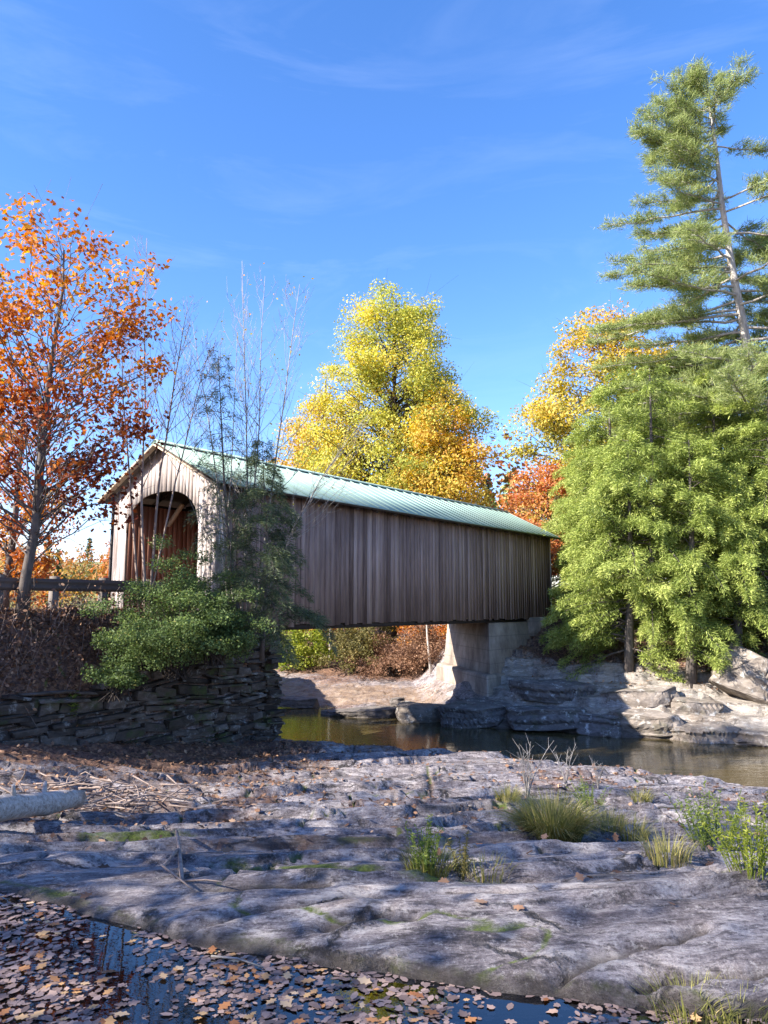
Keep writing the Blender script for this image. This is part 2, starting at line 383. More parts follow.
    litter = N.mix(N.math('MULTIPLY', N.noise(co, 3., 5, .7), .6), litter, (.08, .052, .042))
    edge = N.noise(co, 4.5, 6, .75)
    def masked(attr, soft=.16):
        a = N.math('ADD', N.attr(attr).outputs['Fac'], N.math('MULTIPLY', N.math('SUBTRACT', edge, .5), 1.1))
        return N.ramp(a, [(.5 - soft, (0, 0, 0)), (.5 + soft, (1, 1, 1))])
    c = N.mix(masked('litter'), rock, litter)
    mossc = N.ramp(N.noise(co, 22., 5, .75), [(.3, (.03, .04, .008)), (.55, (.11, .15, .02)), (.75, (.24, .28, .05))])
    c = N.mix(masked('moss'), c, mossc)
    sand = N.ramp(N.noise(co, 1.6, 7, .75), [(.3, (.13, .08, .052)), (.55, (.27, .195, .14)), (.75, (.42, .345, .27))])
    c = N.mix(masked('sand'), c, sand)
    grass = N.ramp(N.noise(co, .8, 7, .75), [(.3, (.10, .10, .03)), (.55, (.27, .25, .07)), (.75, (.40, .34, .12))])
    c = N.mix(masked('grass'), c, grass)
    c = N.mix(N.attr('wet').outputs['Fac'], c, N.mix(edge, (.012, .010, .008), (.07, .055, .045)))  # wet rock, painted undercut shade and darkened cracks share this mask
    mud = N.ramp(N.noise(co, 6., 5, .7), [(.3, (.03, .023, .018)), (.7, (.09, .07, .052))])
    c = N.mix(N.attr('bed').outputs['Fac'], c, mud)
    hgt = N.math('ADD', N.math('MULTIPLY', band, .6), N.math('ADD', N.math('MULTIPLY', fine, .45), N.math('MULTIPLY', grit, .10)))
    hgt = N.math('SUBTRACT', hgt, N.math('MULTIPLY', crack, .35))
    nr = N.bump(hgt, 1., .09)
    nr = N.bump(N.noise(W, 26., 6, .8), .55, .025, nr)
    ro = N.ramp(big, [(.35, (.55, .55, .55)), (.6, (.8, .8, .8))])
    nt.links.new(N.bsdf(c, ro, nr, spec=.35), out.inputs[0]); return m
M['ground'] = groundmat()

def watermat(name, rip, scl, tint, ior, deep, dfac):
    m, nt, out = newmat(name); N = NT(nt)
    co = N.n('NewGeometry').outputs['Position']
    n = N.noise(N.mapv(co, rot=(0, 0, R(-28)), scale=(.45, 1.6, 1)), scl, 4, .6)
    nr = N.bump(n, rip, .02)
    fr = N.n('Fresnel'); fr.inputs['IOR'].default_value = ior; N.set(fr.inputs['Normal'], nr)
    g = N.n('BsdfGlossy'); g.inputs['Roughness'].default_value = .015; g.inputs['Color'].default_value = (1, 1, 1, 1); N.set(g.inputs['Normal'], nr)
    tr = N.n('BsdfTransparent'); tr.inputs['Color'].default_value = (*tint, 1)
    df = N.n('BsdfDiffuse'); df.inputs['Color'].default_value = (*deep, 1)
    a = N.n('MixShader'); a.inputs[0].default_value = dfac; N.set(a.inputs[1], tr.outputs[0]); N.set(a.inputs[2], df.outputs[0])
    mx = N.n('MixShader'); N.set(mx.inputs[0], fr.outputs[0]); N.set(mx.inputs[1], a.outputs[0]); N.set(mx.inputs[2], g.outputs[0])
    nt.links.new(mx.outputs[0], out.inputs[0]); return m
M['river'] = watermat('river_water', .55, 2.6, (.55, .5, .33), 1.4, (.13, .10, .045), .6)
M['puddle'] = watermat('still_water', .05, 3., (.88, .83, .79), 1.8, (.02, .02, .02), .03)

def flat(name, col, rough=.7, metal=0., n=0.):
    m, nt, out = newmat(name); N = NT(nt); co = N.n('TexCoord').outputs['Object']
    k = N.noise(co, 9., 5, .7)
    c = N.mix(N.math('MULTIPLY', k, .6), col, tuple(x * .45 for x in col))
    nt.links.new(N.bsdf(c, rough, N.bump(k, .2, .01), metal), out.inputs[0]); return m
M['steel'] = flat('weathered_steel', (.11, .085, .075), .6, .3)
M['darkpost'] = flat('dark_post', (.06, .052, .05), .7)
M['asphalt'] = flat('asphalt', (.10, .095, .09), .9)
M['dirt'] = flat('dirt', (.2, .16, .13), .95)

M['bark'] = barkmat('grey_bark', (.05, .042, .038), (.17, .145, .13))
M['barkdark'] = barkmat('dark_bark', (.022, .018, .016), (.075, .06, .052))
M['barkpale'] = barkmat('pale_bark', (.16, .145, .13), (.42, .39, .36), 5., .8)
M['barkpine'] = barkmat('pine_bark', (.2, .18, .165), (.48, .45, .42), 7.)
M['barkbirch'] = barkmat('birch_bark', (.2, .17, .15), (.5, .45, .41), 4., 1.5)
M['twig'] = barkmat('twigs', (.15, .11, .095), (.36, .285, .245), 9.)
M['log'] = barkmat('weathered_log', (.20, .15, .12), (.68, .57, .48), 14., 1., .8)

def logmat():
    m, nt, out = newmat('bleached_log'); N = NT(nt); co = N.n('NewGeometry').outputs['Position']
    g = N.noise(N.mapv(co, rot=(0, 0, R(-8)), scale=(.12, 1.3, 1.3)), 16., 7, .75, .4); b = N.noise(co, 2.4, 5, .7)
    c = N.ramp(g, [(.3, (.13, .095, .075)), (.45, (.40, .335, .285)), (.7, (.66, .585, .52))])
    c = N.mix(N.ramp(b, [(.55, (0, 0, 0)), (.66, (.8, .8, .8))]), c, (.17, .115, .08))
    nt.links.new(N.bsdf(c, .85, N.bump(g, .9, .03)), out.inputs[0]); return m
M['log'] = logmat()
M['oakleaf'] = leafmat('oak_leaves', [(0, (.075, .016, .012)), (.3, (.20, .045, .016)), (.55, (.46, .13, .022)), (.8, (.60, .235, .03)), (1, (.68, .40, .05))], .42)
M['yellow'] = leafmat('yellow_leaves', [(0, (.18, .20, .05)), (.3, (.36, .35, .08)), (.55, (.56, .45, .09)), (.8, (.64, .43, .08)), (1, (.64, .34, .085))], .42)
M['limeyellow'] = leafmat('lime_yellow_leaves', [(0, (.20, .24, .055)), (.3, (.42, .44, .09)), (.55, (.62, .56, .11)), (.8, (.72, .52, .10)), (1, (.70, .38, .085))], .42)
M['orange'] = leafmat('orange_leaves', [(0, (.26, .07, .03)), (.35, (.50, .17, .05)), (.7, (.62, .33, .08)), (1, (.60, .46, .14))], .4)
M['red'] = leafmat('red_leaves', [(0, (.20, .03, .025)), (.4, (.44, .12, .06)), (.8, (.56, .25, .09)), (1, (.6, .32, .1))], .4)
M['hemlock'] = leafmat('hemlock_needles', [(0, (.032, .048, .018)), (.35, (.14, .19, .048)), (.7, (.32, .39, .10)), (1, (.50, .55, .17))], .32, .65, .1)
M['darkhem'] = leafmat('dark_needles', [(0, (.03, .045, .024)), (.5, (.085, .12, .06)), (1, (.18, .21, .11))], .35)
M['pine'] = leafmat('pine_needles', [(0, (.09, .125, .045)), (.4, (.235, .29, .10)), (.75, (.37, .42, .16)), (1, (.50, .50, .25))], .4)
M['bush'] = leafmat('bush_leaves', [(0, (.05, .07, .028)), (.5, (.13, .19, .065)), (.85, (.22, .285, .09)), (1, (.38, .36, .12))], .38)
M['limegreen'] = leafmat('lime_leaves', [(0, (.10, .15, .02)), (.5, (.24, .29, .04)), (1, (.45, .44, .08))], .4)
M['olive'] = leafmat('olive_leaves', [(0, (.05, .05, .018)), (.5, (.14, .13, .045)), (1, (.27, .21, .08))], .35)
M['brownleaf'] = leafmat('brown_leaves', [(0, (.08, .045, .032)), (.4, (.20, .11, .068)), (.75, (.33, .19, .115)), (1, (.47, .31, .2))], .2, .7)
M['puddleleaf'] = leafmat('wet_leaves', [(0, (.14, .10, .09)), (.45, (.25, .18, .16)), (.75, (.34, .245, .21)), (.93, (.42, .285, .21)), (1, (.5, .34, .22))], .05, .6, .2)
M['floatleaf'] = leafmat('floating_leaves', [(0, (.26, .11, .05)), (.4, (.44, .20, .08)), (.75, (.54, .33, .15)), (1, (.60, .44, .28))], .1, .6, .2)
M['grassblade'] = leafmat('grass_blades', [(0, (.09, .09, .028)), (.35, (.18, .19, .05)), (.7, (.27, .25, .08)), (1, (.45, .36, .17))], .3)
M['weed'] = leafmat('weed_leaves', [(0, (.06, .095, .02)), (.5, (.16, .22, .045)), (1, (.33, .36, .08))], .35)
M['mossy'] = leafmat('moss', [(0, (.03, .04, .008)), (.5, (.09, .12, .02)), (1, (.2, .22, .04))], .2)

# ------------------------------------------------------------------ world and sun
AZ = (-.905, -.425); EL = R(31)
SUN = np.array([AZ[0] * math.cos(EL), AZ[1] * math.cos(EL), math.sin(EL)])
w_ = bpy.data.worlds.new('World'); S.world = w_; w_.use_nodes = True; nt = w_.node_tree; nt.nodes.clear(); N = NT(nt)
sky = N.n('TexSky', sky_type='NISHITA', sun_disc=False); sky.sun_elevation = EL; sky.sun_rotation = math.atan2(AZ[0], AZ[1]) % (2 * math.pi)
sky.altitude = 300; sky.air_density = 1.0; sky.dust_density = .35; sky.ozone_density = 2.2
hs = N.n('HueSaturation'); hs.inputs['Saturation'].default_value = 1.26; N.set(hs.inputs['Color'], sky.outputs[0])
tc = N.n('TexCoord').outputs['Generated']
cn = N.noise(N.mapv(tc, rot=(R(20), R(10), R(25)), scale=(1.2, 1.2, 6.)), 1.5, 8, .62, 1.2)
cm = N.noise(tc, 1.8, 3, .5)
cf = N.math('MULTIPLY', N.ramp(cn, [(.5, (0, 0, 0)), (.8, (1, 1, 1))]), N.ramp(cm, [(.42, (0, 0, 0)), (.62, (1, 1, 1))]))
tinted = N.mix(1., hs.outputs[0], (.98, .87, 1.02), 'MULTIPLY')
skc = N.mix(N.math('MULTIPLY', cf, .06), tinted, (7., 7.4, 8.))
bg = N.n('Background'); N.set(bg.inputs[0], skc); bg.inputs[1].default_value = .115
ow = N.n('OutputWorld'); nt.links.new(bg.outputs[0], ow.inputs[0])
sl = bpy.data.lights.new('sun', 'SUN'); sl.energy = 4.8; sl.angle = R(.53); sl.color = (1., .92, .81)
so = bpy.data.objects.new('sun', sl); COL.objects.link(so); so.location = (-30, -5, 30)
so.rotation_euler = Vector(-SUN).to_track_quat('-Z', 'Y').to_euler()
S.view_settings.view_transform = 'Standard'; S.view_settings.look = 'None'; S.view_settings.exposure = 1.72; S.view_settings.gamma = 1
S.render.engine = 'CYCLES'
S.cycles.max_bounces = 8; S.cycles.transparent_max_bounces = 16; S.cycles.use_denoising = True; S.cycles.denoising_prefilter = 'NONE'
S.cycles.caustics_reflective = False; S.cycles.caustics_refractive = False

# ------------------------------------------------------------------ ground sheet
def axis_steps(lo, a, b, hi, step, g=1.12):
    mid = list(np.arange(a, b, step)); r = []; x = b; s = step
    while x < hi: r.append(x); s = min(s * g, .075) if x < 17 else s * 1.05; x += s
    l = []; x = a; s = step
    while x > lo: s *= g; x -= s; l.append(x)
    return np.array(l[::-1] + mid + r + [hi])
CRACKS = []
for ln in ([(178, 942), (250, 915), (335, 897), (430, 893), (560, 889), (680, 893), (790, 902)], [(560, 978), (610, 955), (655, 945), (700, 928)], [(-20, 876), (60, 893), (140, 900), (230, 886), (330, 882)],
           [(540, 846), (600, 852), (660, 862), (720, 872), (790, 884)], [(395, 838), (415, 812), (432, 790), (428, 768)], [(-20, 858), (90, 852), (200, 845), (300, 848), (395, 840)], [(300, 806), (360, 800), (420, 812), (500, 808)], [(280, 780), (340, 772), (420, 776), (470, 770)], [(590, 800), (660, 806), (790, 812)], [(330, 925), (380, 912), (410, 916)], [(640, 985), (700, 975), (780, 970)]):
    q = np.array([hit(*p_)[:2] for p_ in ln]); s_ = np.linspace(0, 1, 60); k_ = np.linspace(0, 1, len(q))
    c_ = np.stack([np.interp(s_, k_, q[:, 0]), np.interp(s_, k_, q[:, 1])], 1); c_ += .05 * np.stack([fbm(s_ * 9 + q[0, 0], s_ * 0, 3, 5), fbm(s_ * 9, s_ * 0 + q[0, 1], 3, 6)], 1); CRACKS.append(c_)
def crackdist(X, Y):
    D = np.full(X.shape, 9.); m = (np.abs(X) < 9) & (Y > 3.5) & (Y < 22); xx = X[m]; yy = Y[m]; best = np.full(xx.shape, 9.)
    for c in CRACKS:
        for a, b in zip(c[:-1], c[1:]):
            ab = b - a; tt = np.clip(((xx - a[0]) * ab[0] + (yy - a[1]) * ab[1]) / (ab @ ab + 1e-9), 0, 1)
            best = np.minimum(best, (xx - a[0] - tt * ab[0]) ** 2 + ((yy - a[1] - tt * ab[1]) * 1.0) ** 2)
    D[m] = np.sqrt(best); return D
def build_ground():
    xs = axis_steps(-420, -5.5, 6.5, 420, .036, 1.025)
    ys = [3.0]
    while ys[-1] < 50: ys.append(ys[-1] + (max(.018, .0058 * ys[-1]) if ys[-1] < 26 else .075 if ys[-1] < 35 else .16))
    st = .2
    while ys[-1] < 700: st *= 1.07; ys.append(ys[-1] + st)
    yl = []; y = 3.0; st = .03
    while y > -40: st *= 1.15; y -= st; yl.append(y)
    ys = np.array(yl[::-1] + ys)
    X, Y = np.meshgrid(xs, ys)
    z, d, E, dn, df, r, rockm, far, w, t = H(X, Y, True, True)
    cd = crackdist(X, Y); cw = .022 + .05 * np.clip(vnoise(X * 2.5, Y * 2.5, 151) - .25, 0, 1); gapm = sm(.2, .42, vnoise(X * 1.1 + 7, Y * 1.1, 153)); seam = np.exp(-(cd / cw) ** 2) * gapm; z = z - .06 * np.exp(-(cd / (cw * 1.4)) ** 2) * gapm + .02 * np.exp(-((cd - .14) / .1) ** 2) * gapm  # seam darkens the cracks through the same mask as the wet rock
    nx, ny = len(xs), len(ys)
    V = np.stack([X, Y, z], -1).reshape(-1, 3)
    i = np.arange(nx - 1)[None] + nx * np.arange(ny - 1)[:, None]; i = i.ravel()
    idx = np.stack([i, i + 1, i + nx + 1, i + nx], 1).ravel()
    me = npmesh('ground', V, np.full(len(i), 4), idx)
    big = fbm(X * .35, Y * .5, 4, 101)
    litter = np.maximum.reduce([
        E * .95,
        sm(-1.2, -4.5, X - .12 * (Y - 12)) * sm(9, 12, Y) * .46 + .28 * big * (Y > 8),                       # left ground below the wall
        sm(2.2, .4, np.abs(w + 1.6)) * sm(3.2, 1.2, t) * .9,                                              # along the wall foot
        far * sm(2.2, 4, df) * r * (.66 + .4 * fbm(X * .5, Y * .5, 4, 111)),
        far * (1 - r) * sm(6, 10, df) * .8])
    # leaf litter collects in the hollows of the ledge
    lowf = fbm(X * .45, Y * .7, 4, 61)
    litter = np.maximum(litter, .5 * np.exp(-(cd / .12) ** 2) * sm(.45, .65, vnoise(X * .7 + 3, Y * .7, 159)) * (Y > 6.3))
    litter = np.maximum(litter, (.5 * sm(-.12, -.36, lowf) + .18 * big) * rockm * sm(6.8, 8, Y))
    crk = np.abs(fbm(X * .55 + 2, Y * .9, 4, 77))
    moss = np.maximum.reduce([sm(.06, .0, crk) * .62 * sm(.1, .4, vnoise(X * .6, Y * .6, 121)),
        .78 * np.exp(-((d - 1.5) / .22) ** 2) * sm(-1.7, -1.2, X) * (1 - sm(1.0, 1.5, X)),
        .62 * np.exp(-((Y - 8.6 + .1 * X) / .25) ** 2) * sm(-4, -3.4, X) * (1 - sm(-1.9, -1.5, X)),
        .4 * np.exp(-((d - .08) / .1) ** 2), .62 * np.exp(-(cd / .06) ** 2) * sm(.5, .72, vnoise(X * 1.1, Y * 1.1, 157)) * sm(5.0, 5.6, Y)]) * rockm
    sand = far * (1 - r) * sm(.4, 1.6, df) * (1 - sm(6, 9, df)) * (.62 + .3 * fbm(X * .3, Y * .3, 3, 131))
    grass = np.maximum(sm(8, 14, w) * (t < 3) * .9 * sm(15, 20, Y), sm(60, 75, Y) * (.7))
    bed = np.maximum(np.clip(sm(.02, -.05, d) * (Y > 1), 0, 1), ((z < ZW + .02) & (dn > .5)) * sm(ZW + .05, ZW - .15, z))
    pale = far * sm(.5, 3, r * 3)
    for nme, v in dict(wet=np.maximum(seam * .85, np.maximum(sm(.16, .03, d + .05 * fbm(X * 4, Y * 4, 3, 141)) * sm(-.1, .02, d) * .9, far * sm(.35, .1, df) * .75)), litter=litter, moss=moss, sand=sand, grass=grass, bed=bed, pale=pale).items():  # waterline band: wet rock, with the undercut edge's shade painted in
        a = me.attributes.new(nme, 'FLOAT', 'POINT'); a.data.foreach_set('value', np.clip(v, 0, 1).astype(np.float32).ravel())
    o = link('ground', me, M['ground'], smooth=True); tag(o, kind='structure')
build_ground()
def sheet(name, x0, y0, x1, y1, z, mat):
    me = npmesh(name, np.array([(x0, y0, z), (x1, y0, z), (x1, y1, z), (x0, y1, z)]), np.array([4]), np.arange(4))
    return tag(link(name, me, mat), kind='structure')
sheet('river_water', -60, 12, 70, 105, ZW, M['river'])
pme = npmesh('puddle_water', np.array([(-6, 1.2, ZP), (4.2, 1.2, ZP), (4.2, 4.6, ZP), (1, 5.2, ZP), (-1, 5.6, ZP), (-3, 6.6, ZP), (-6, 6.6, ZP)]), np.array([7]), np.arange(7))
tag(link('puddle_water', pme, M['puddle']), kind='structure')
# road on the embankment
rb = MB()
V = [bw(t, w, 5.88 + .02 * (w == 3)) for t in (-26, -14, -6, -.15) for w in (1.15, 3., 5.0)]
rb.add(V, [(i * 3 + j, i * 3 + 3 + j, i * 3 + 4 + j, i * 3 + 1 + j) for i in range(3) for j in range(2)])
tag(rb.build('road', M['asphalt']), kind='structure')

# ------------------------------------------------------------------ covered bridge
def gable(w): return 4.33 + (BW / 2 - abs(w - BW / 2)) * (1.36 / (BW / 2))
def arch(w):
    u = abs(w - BW / 2) / 1.88
    if u >= 1: return None
    return 3.0 + 1.2 * (1 - u ** 2.6) ** (1 / 2.0)
def build_bridge():
    br = empty('covered_bridge', (BO[0], BO[1], BZ), 'weathered wooden covered bridge with green metal roof and arched portal, spanning the river', 'covered bridge', rz=BROT)
    rr = random.Random(5)
    # siding, one mesh per side
    for side, w0 in ((0, 0.0), (1, BW)):
        mb = MB(); t = .34
        while t < BLEN - .05:
            wd = rr.uniform(.19, .3); t1 = min(t + wd, BLEN)
            j = rr.uniform(-.012, .012); g = rr.uniform(.006, .022)
            zb = rr.uniform(-.07, .03) + (0 if t < 19.6 else .06)
            a, b = (w0 - .03 + j, w0 + .01 + j)
            mb.box((t + g / 2, a, zb), (t1 - g / 2, b, 4.16), min(1, max(0, rr.gauss(.5, .2)))); t = t1
        mb.build('siding', M['siding'], br)
        mb = MB(); mb.box((.02, w0 + (.02 if side == 0 else -.05), .02), (BLEN - .02, w0 + (.05 if side == 0 else -.02), 4.1))
        mb.build('siding_backing', M['beam'], br)
    # portals
    for t0, tdir in ((0., 1), (BLEN, -1)):
        mb = MB(); w = -.06
        while w < BW + .06:
            wd = rr.uniform(.15, .23); w1 = min(w + wd, BW + .06); a, b = w + .004, w1 - .004
            for (p, q) in ((a, b),):
                ap, aq = arch(p), arch(q)
                if (ap is None) != (aq is None):       # board cut by the opening's side
                    edge = BW / 2 + (1.88 if p > BW / 2 or (aq is None) else -1.88)
                    segs = [(p, edge, ap, 3.0 if ap is not None else None), (edge, q, None if aq is None else 3.0, aq)]
                else: segs = [(p, q, ap, aq)]
                tn = min(1, max(0, rr.gauss(.52, .22)))
                for (x0, x1, b0, b1) in segs:
                    if x1 - x0 < .004: continue
                    z0 = -.35 + rr.uniform(-.05, .02) if b0 is None else b0; z1 = z0 if b1 is None else b1
                    if b0 is None: z1 = z0
                    ta, tb = (t0 - .045 + rr.uniform(-.006, .006), t0) if tdir == 1 else (t0, t0 + .045)
                    gx = lambda w_: gable(min(max(w_, 0), BW)) - .02
                    mids = [x0, x1] if not (x0 < BW / 2 < x1) else [x0, BW / 2, x1]
                    for m0, m1 in zip(mids, mids[1:]):
                        f0 = z0 + (z1 - z0) * (m0 - x0) / (x1 - x0); f1 = z0 + (z1 - z0) * (m1 - x0) / (x1 - x0)
                        mb.hexa([(ta, m0, f0), (tb, m0, f0), (tb, m1, f1), (ta, m1, f1), (ta, m0, gx(m0)), (tb, m0, gx(m0)), (tb, m1, gx(m1)), (ta, m1, gx(m1))], tn)
            w = w1
        po = mb.build('portal', M['portal'], br)
        if tdir == 1:
            # white painted return of the portal along both outer sides
            for w0 in (-.05, BW + .005):
                r_ = MB()
                for q in range(2): r_.box((.004 + q * .165, w0, -.1), (.162 + q * .165, w0 + .045, 4.16), .35 + .3 * q)
                r_.build('portal_return', M['portal'], br)
            # inner boarding right behind the portal
            for w0, sgn in ((.78, 1), (BW - .78, -1)):
                ib = MB(); tt = .03
                while tt < 2.6:
                    wd = rr.uniform(.16, .24); ib.box((tt, w0 - .02, .5), (tt + wd - .01, w0 + .02, 3.95), rr.random()); tt += wd
                ib.build('inner_boarding', M['inner'], br)
        for sgn in (-1, 1):
            tr = MB(); e = BW / 2 + sgn * (BW / 2 + .42)
            tt = t0 - .33 * tdir
            zz = gable(0) - .42 * (1.36 / (BW / 2))
            tr.beam((tt, e, zz - .03), (tt, BW / 2 + sgn * .0, gable(BW / 2) - .03), .035, .19, .6 + .1 * sgn, up=(1, 0, 0))
            tr.build('rake_trim', M['trim'], po)
    # roof: two slopes with standing seams
    sl = 1.36 / (BW / 2); ov = .5; L0, L1 = -.36, BLEN + .36
    for sgn in (-1, 1):
        mb = MB(); e = BW / 2 + sgn * (BW / 2 + ov); ze = gable(0) - ov * sl; zr = gable(BW / 2)
        nrm = np.array([0, sgn * sl, 1]); nrm /= np.linalg.norm(nrm)
        def slab(ta, tb, up0, up1, tint=.5):
            pts = []
            for up in (up0, up1):
                pts += [np.array((ta, e, ze)) + nrm * up, np.array((tb, e, ze)) + nrm * up, np.array((tb, BW / 2, zr)) + nrm * up, np.array((ta, BW / 2, zr)) + nrm * up]
            mb.hexa(pts, tint)
        slab(L0, L1, .06, .085)
        t = L0 + .03
        while t < L1: slab(t, t + .035, .087, .122, .5); t += .61
        rf = mb.build('roof', M['roof'], br)
        fb = MB()
        pts = []
        for up in (-.02, .058): pts += [np.array((L0 + .02, e + -sgn * .02, ze + .01)) + nrm * up, np.array((L1 - .02, e - sgn * .02, ze + .01)) + nrm * up, np.array((L1 - .02, BW / 2, zr)) + nrm * up, np.array((L0 + .02, BW / 2, zr)) + nrm * up]
        fb.hexa(pts); fb.build('roof_decking', M['beam'], br)
        rt = MB(); tt = .5
        while tt < BLEN:
            rt.beam((tt, e - sgn * .1, ze - .05), (tt, BW / 2, zr - .1), .07, .13, .5, up=(1, 0, 0)); tt += 1.1
        rt.build('rafters', M['beam'], br)
    rc = MB()
    for sgn in (-1, 1):
        rc.hexa([(L0 - .01, BW / 2, 5.82), (L1 + .01, BW / 2, 5.82), (L1 + .01, BW / 2 + sgn * .2, 5.82 - .2 * sl - .004), (L0 - .01, BW / 2 + sgn * .2, 5.82 - .2 * sl - .004), (L0 - .01, BW / 2, 5.85), (L1 + .01, BW / 2, 5.85), (L1 + .01, BW / 2 + sgn * .2, 5.85 - .2 * sl), (L0 - .01, BW / 2 + sgn * .2, 5.85 - .2 * sl)])
    rc.build('ridge_cap', M['roof'], br)
    # eave board in the shade, bottom chords, deck, lattice, ties
    for w0, s_ in ((0, 1), (BW, -1)):
        c = MB(); c.beam((.1, w0 + s_ * .22, -.06), (19.55, w0 + s_ * .22, -.06), .26, .2, .4); c.build('bottom_chord', M['beam'], br)
        c = MB(); c.beam((.3, w0 + s_ * .22, 3.95), (BLEN - .3, w0 + s_ * .22, 3.95), .22, .3, .5); c.build('top_chord', M['beam'], br)
        lt = MB(); t = .4
        while t < BLEN - 3:
            lt.beam((t, w0 + s_ * .18, .1), (t + 3.4, w0 + s_ * .18, 4.0), .06, .26, rr.random(), up=(0, 1, 0))
            lt.beam((t + 3.4, w0 + s_ * .27, .1), (t, w0 + s_ * .27, 4.0), .06, .26, rr.random(), up=(0, 1, 0)); t += 1.15
        lt.build('lattice_truss', M['inner'], br)
    dk = MB(); t = .05
    while t < BLEN: dk.box((t, .42, .42), (t + .28, BW - .42, .5), rr.random()); t += .29
    dk.build('deck', M['siding'], br)
    fb = MB(); t = .6
    while t < 19: fb.box((t, .36, .08), (t + .22, BW - .36, .416), .5); t += 1.2
    fb.build('floor_beams', M['beam'], br)
    for t in np.arange(2.9, BLEN, 3.1):
        tb = MB(); tb.beam((t, .1, 4.12), (t, BW - .1, 4.12), .18, .2, .5); tb.build('tie_beam', M['beam'], br)
    for t in (1.6, 2.9, 6.0):
        for w0, s_ in ((.36, 1), (BW - .36, -1)):
            kb = MB(); kb.beam((t, w0, 3.0), (t, w0 + s_ * 1.15, 4.06), .1, .13, .9, up=(1, 0, 0)); kb.build('knee_brace', M['trim'] if t < 2 and s_ == -1 else M['inner'], br)  # one brace takes the pale trim colour to stand for sunlight on it
    return br
build_bridge()

# ------------------------------------------------------------------ abutments
def build_stone():
    ab = empty('stone_abutment', bw(1, 0, 2.), 'dark dry stone abutment and wing wall under the near end of the bridge', 'stone wall')
    rr = random.Random(9); loc = np.array(ab.location)
    def face(path, zb, zt, nrmw, name):
        """stones in rough courses along path (t values), pushed out along -w"""
        mb = MB()
        z = .0; 
        t0, t1 = path
        zc = 1.5
        while zc < 5.35:
            hh = rr.choice([rr.uniform(.06, .13), rr.uniform(.1, .26)]); t = t0 + rr.uniform(-.3, 0)
            while t < t1:
                L = rr.uniform(.3, 1.1) * (1.25 if hh < .15 else .85); te = min(t + L, t1 + rr.uniform(-.03, .04)); tm = (t + te) / 2
                wav = .1 * math.sin(tm * 1.3 + zc) + rr.uniform(-.035, .035)
                if zc + wav + hh < zt(tm) + rr.uniform(-.06, .08) and zc + hh > zb(tm) - .3 and te - t > .08:
                    out = rr.uniform(-.1, .17) + .1 * (5.3 - zc) * .3; dep = .5
                    j = lambda a=.055: rr.uniform(-a, a)
                    g = .012
                    def P(tt, o, zz): return nrmw(tt, o, zz)
                    tilt = rr.uniform(-.06, .06)
                    c = [P(t + g + j(), out + j(), zc + wav + g + j(.02) - tilt), P(te - g + j(), out + j(), zc + wav + g + j(.02) + tilt), P(te - g, -dep, zc + wav + g), P(t + g, -dep, zc + wav + g),
                         P(t + g + j(.05), out - .02 + j(), zc + wav + hh - g + j(.02) - tilt), P(te - g + j(.05), out - .02 + j(), zc + wav + hh - g + j(.02) + tilt), P(te - g, -dep, zc + wav + hh - g), P(t + g, -dep, zc + wav + hh - g)]
                    mb.hexa(c, rr.random())
                t = te
            zc += hh
        o = mb.build(name, M['drystone'], ab, inv=loc)
        bv = o.modifiers.new('bevel', 'BEVEL'); bv.width = .022; bv.segments = 2
    zb = lambda t: float(np.interp(t, [-9, -6, 2.2], [3.3, 3.05, 1.9]))
    face((-9, 2.25), zb, lambda t: float(ztop(t)), lambda t, o, z: bw(t, -.35 - o, z), 'wing_wall')
    face((-.4, 5.7), lambda t: 1.6, lambda t: 5.2, lambda t, o, z: bw(2.2 + o, t, z), 'bearing_wall')
    co = MB(); a = bw(-9, -.1, 0); 
    pts = [bw(-9, -.25, 1.5), bw(2.0, -.25, 1.5), bw(2.0, 5.6, 1.5), bw(1.2, 5.6, 1.5)]
    V = []
    for t, z in ((-9, 3.7), (-4.5, 3.8), (-1.5, 4.5), (2.1, 4.9)):
        V += [bw(t, -.2, 1.5), bw(t, .05, 1.5), bw(t, .05, z), bw(t, -.2, z)]
    f = [(0, 1, 2, 3)] + [(i*4+j, i*4+4+j, i*4+4+(j+1) % 4, i*4+(j+1) % 4) for i in range(3) for j in range(4)] + [(15, 14, 13, 12)]
    co.add(V, f, .1); co.build('wall_core', M['barkdark'], ab, inv=loc)
build_stone()
def prism(mb, foot, z0, z1, top=None, tint=.5):
    n = len(foot); top = foot if top is None else top
    V = [(*p, z0) for p in foot] + [(*p, z1) for p in top]
    mb.add(V, [tuple(reversed(range(n))), tuple(range(n, 2 * n))] + [(i, (i + 1) % n, n + (i + 1) % n, n + i) for i in range(n)], tint)
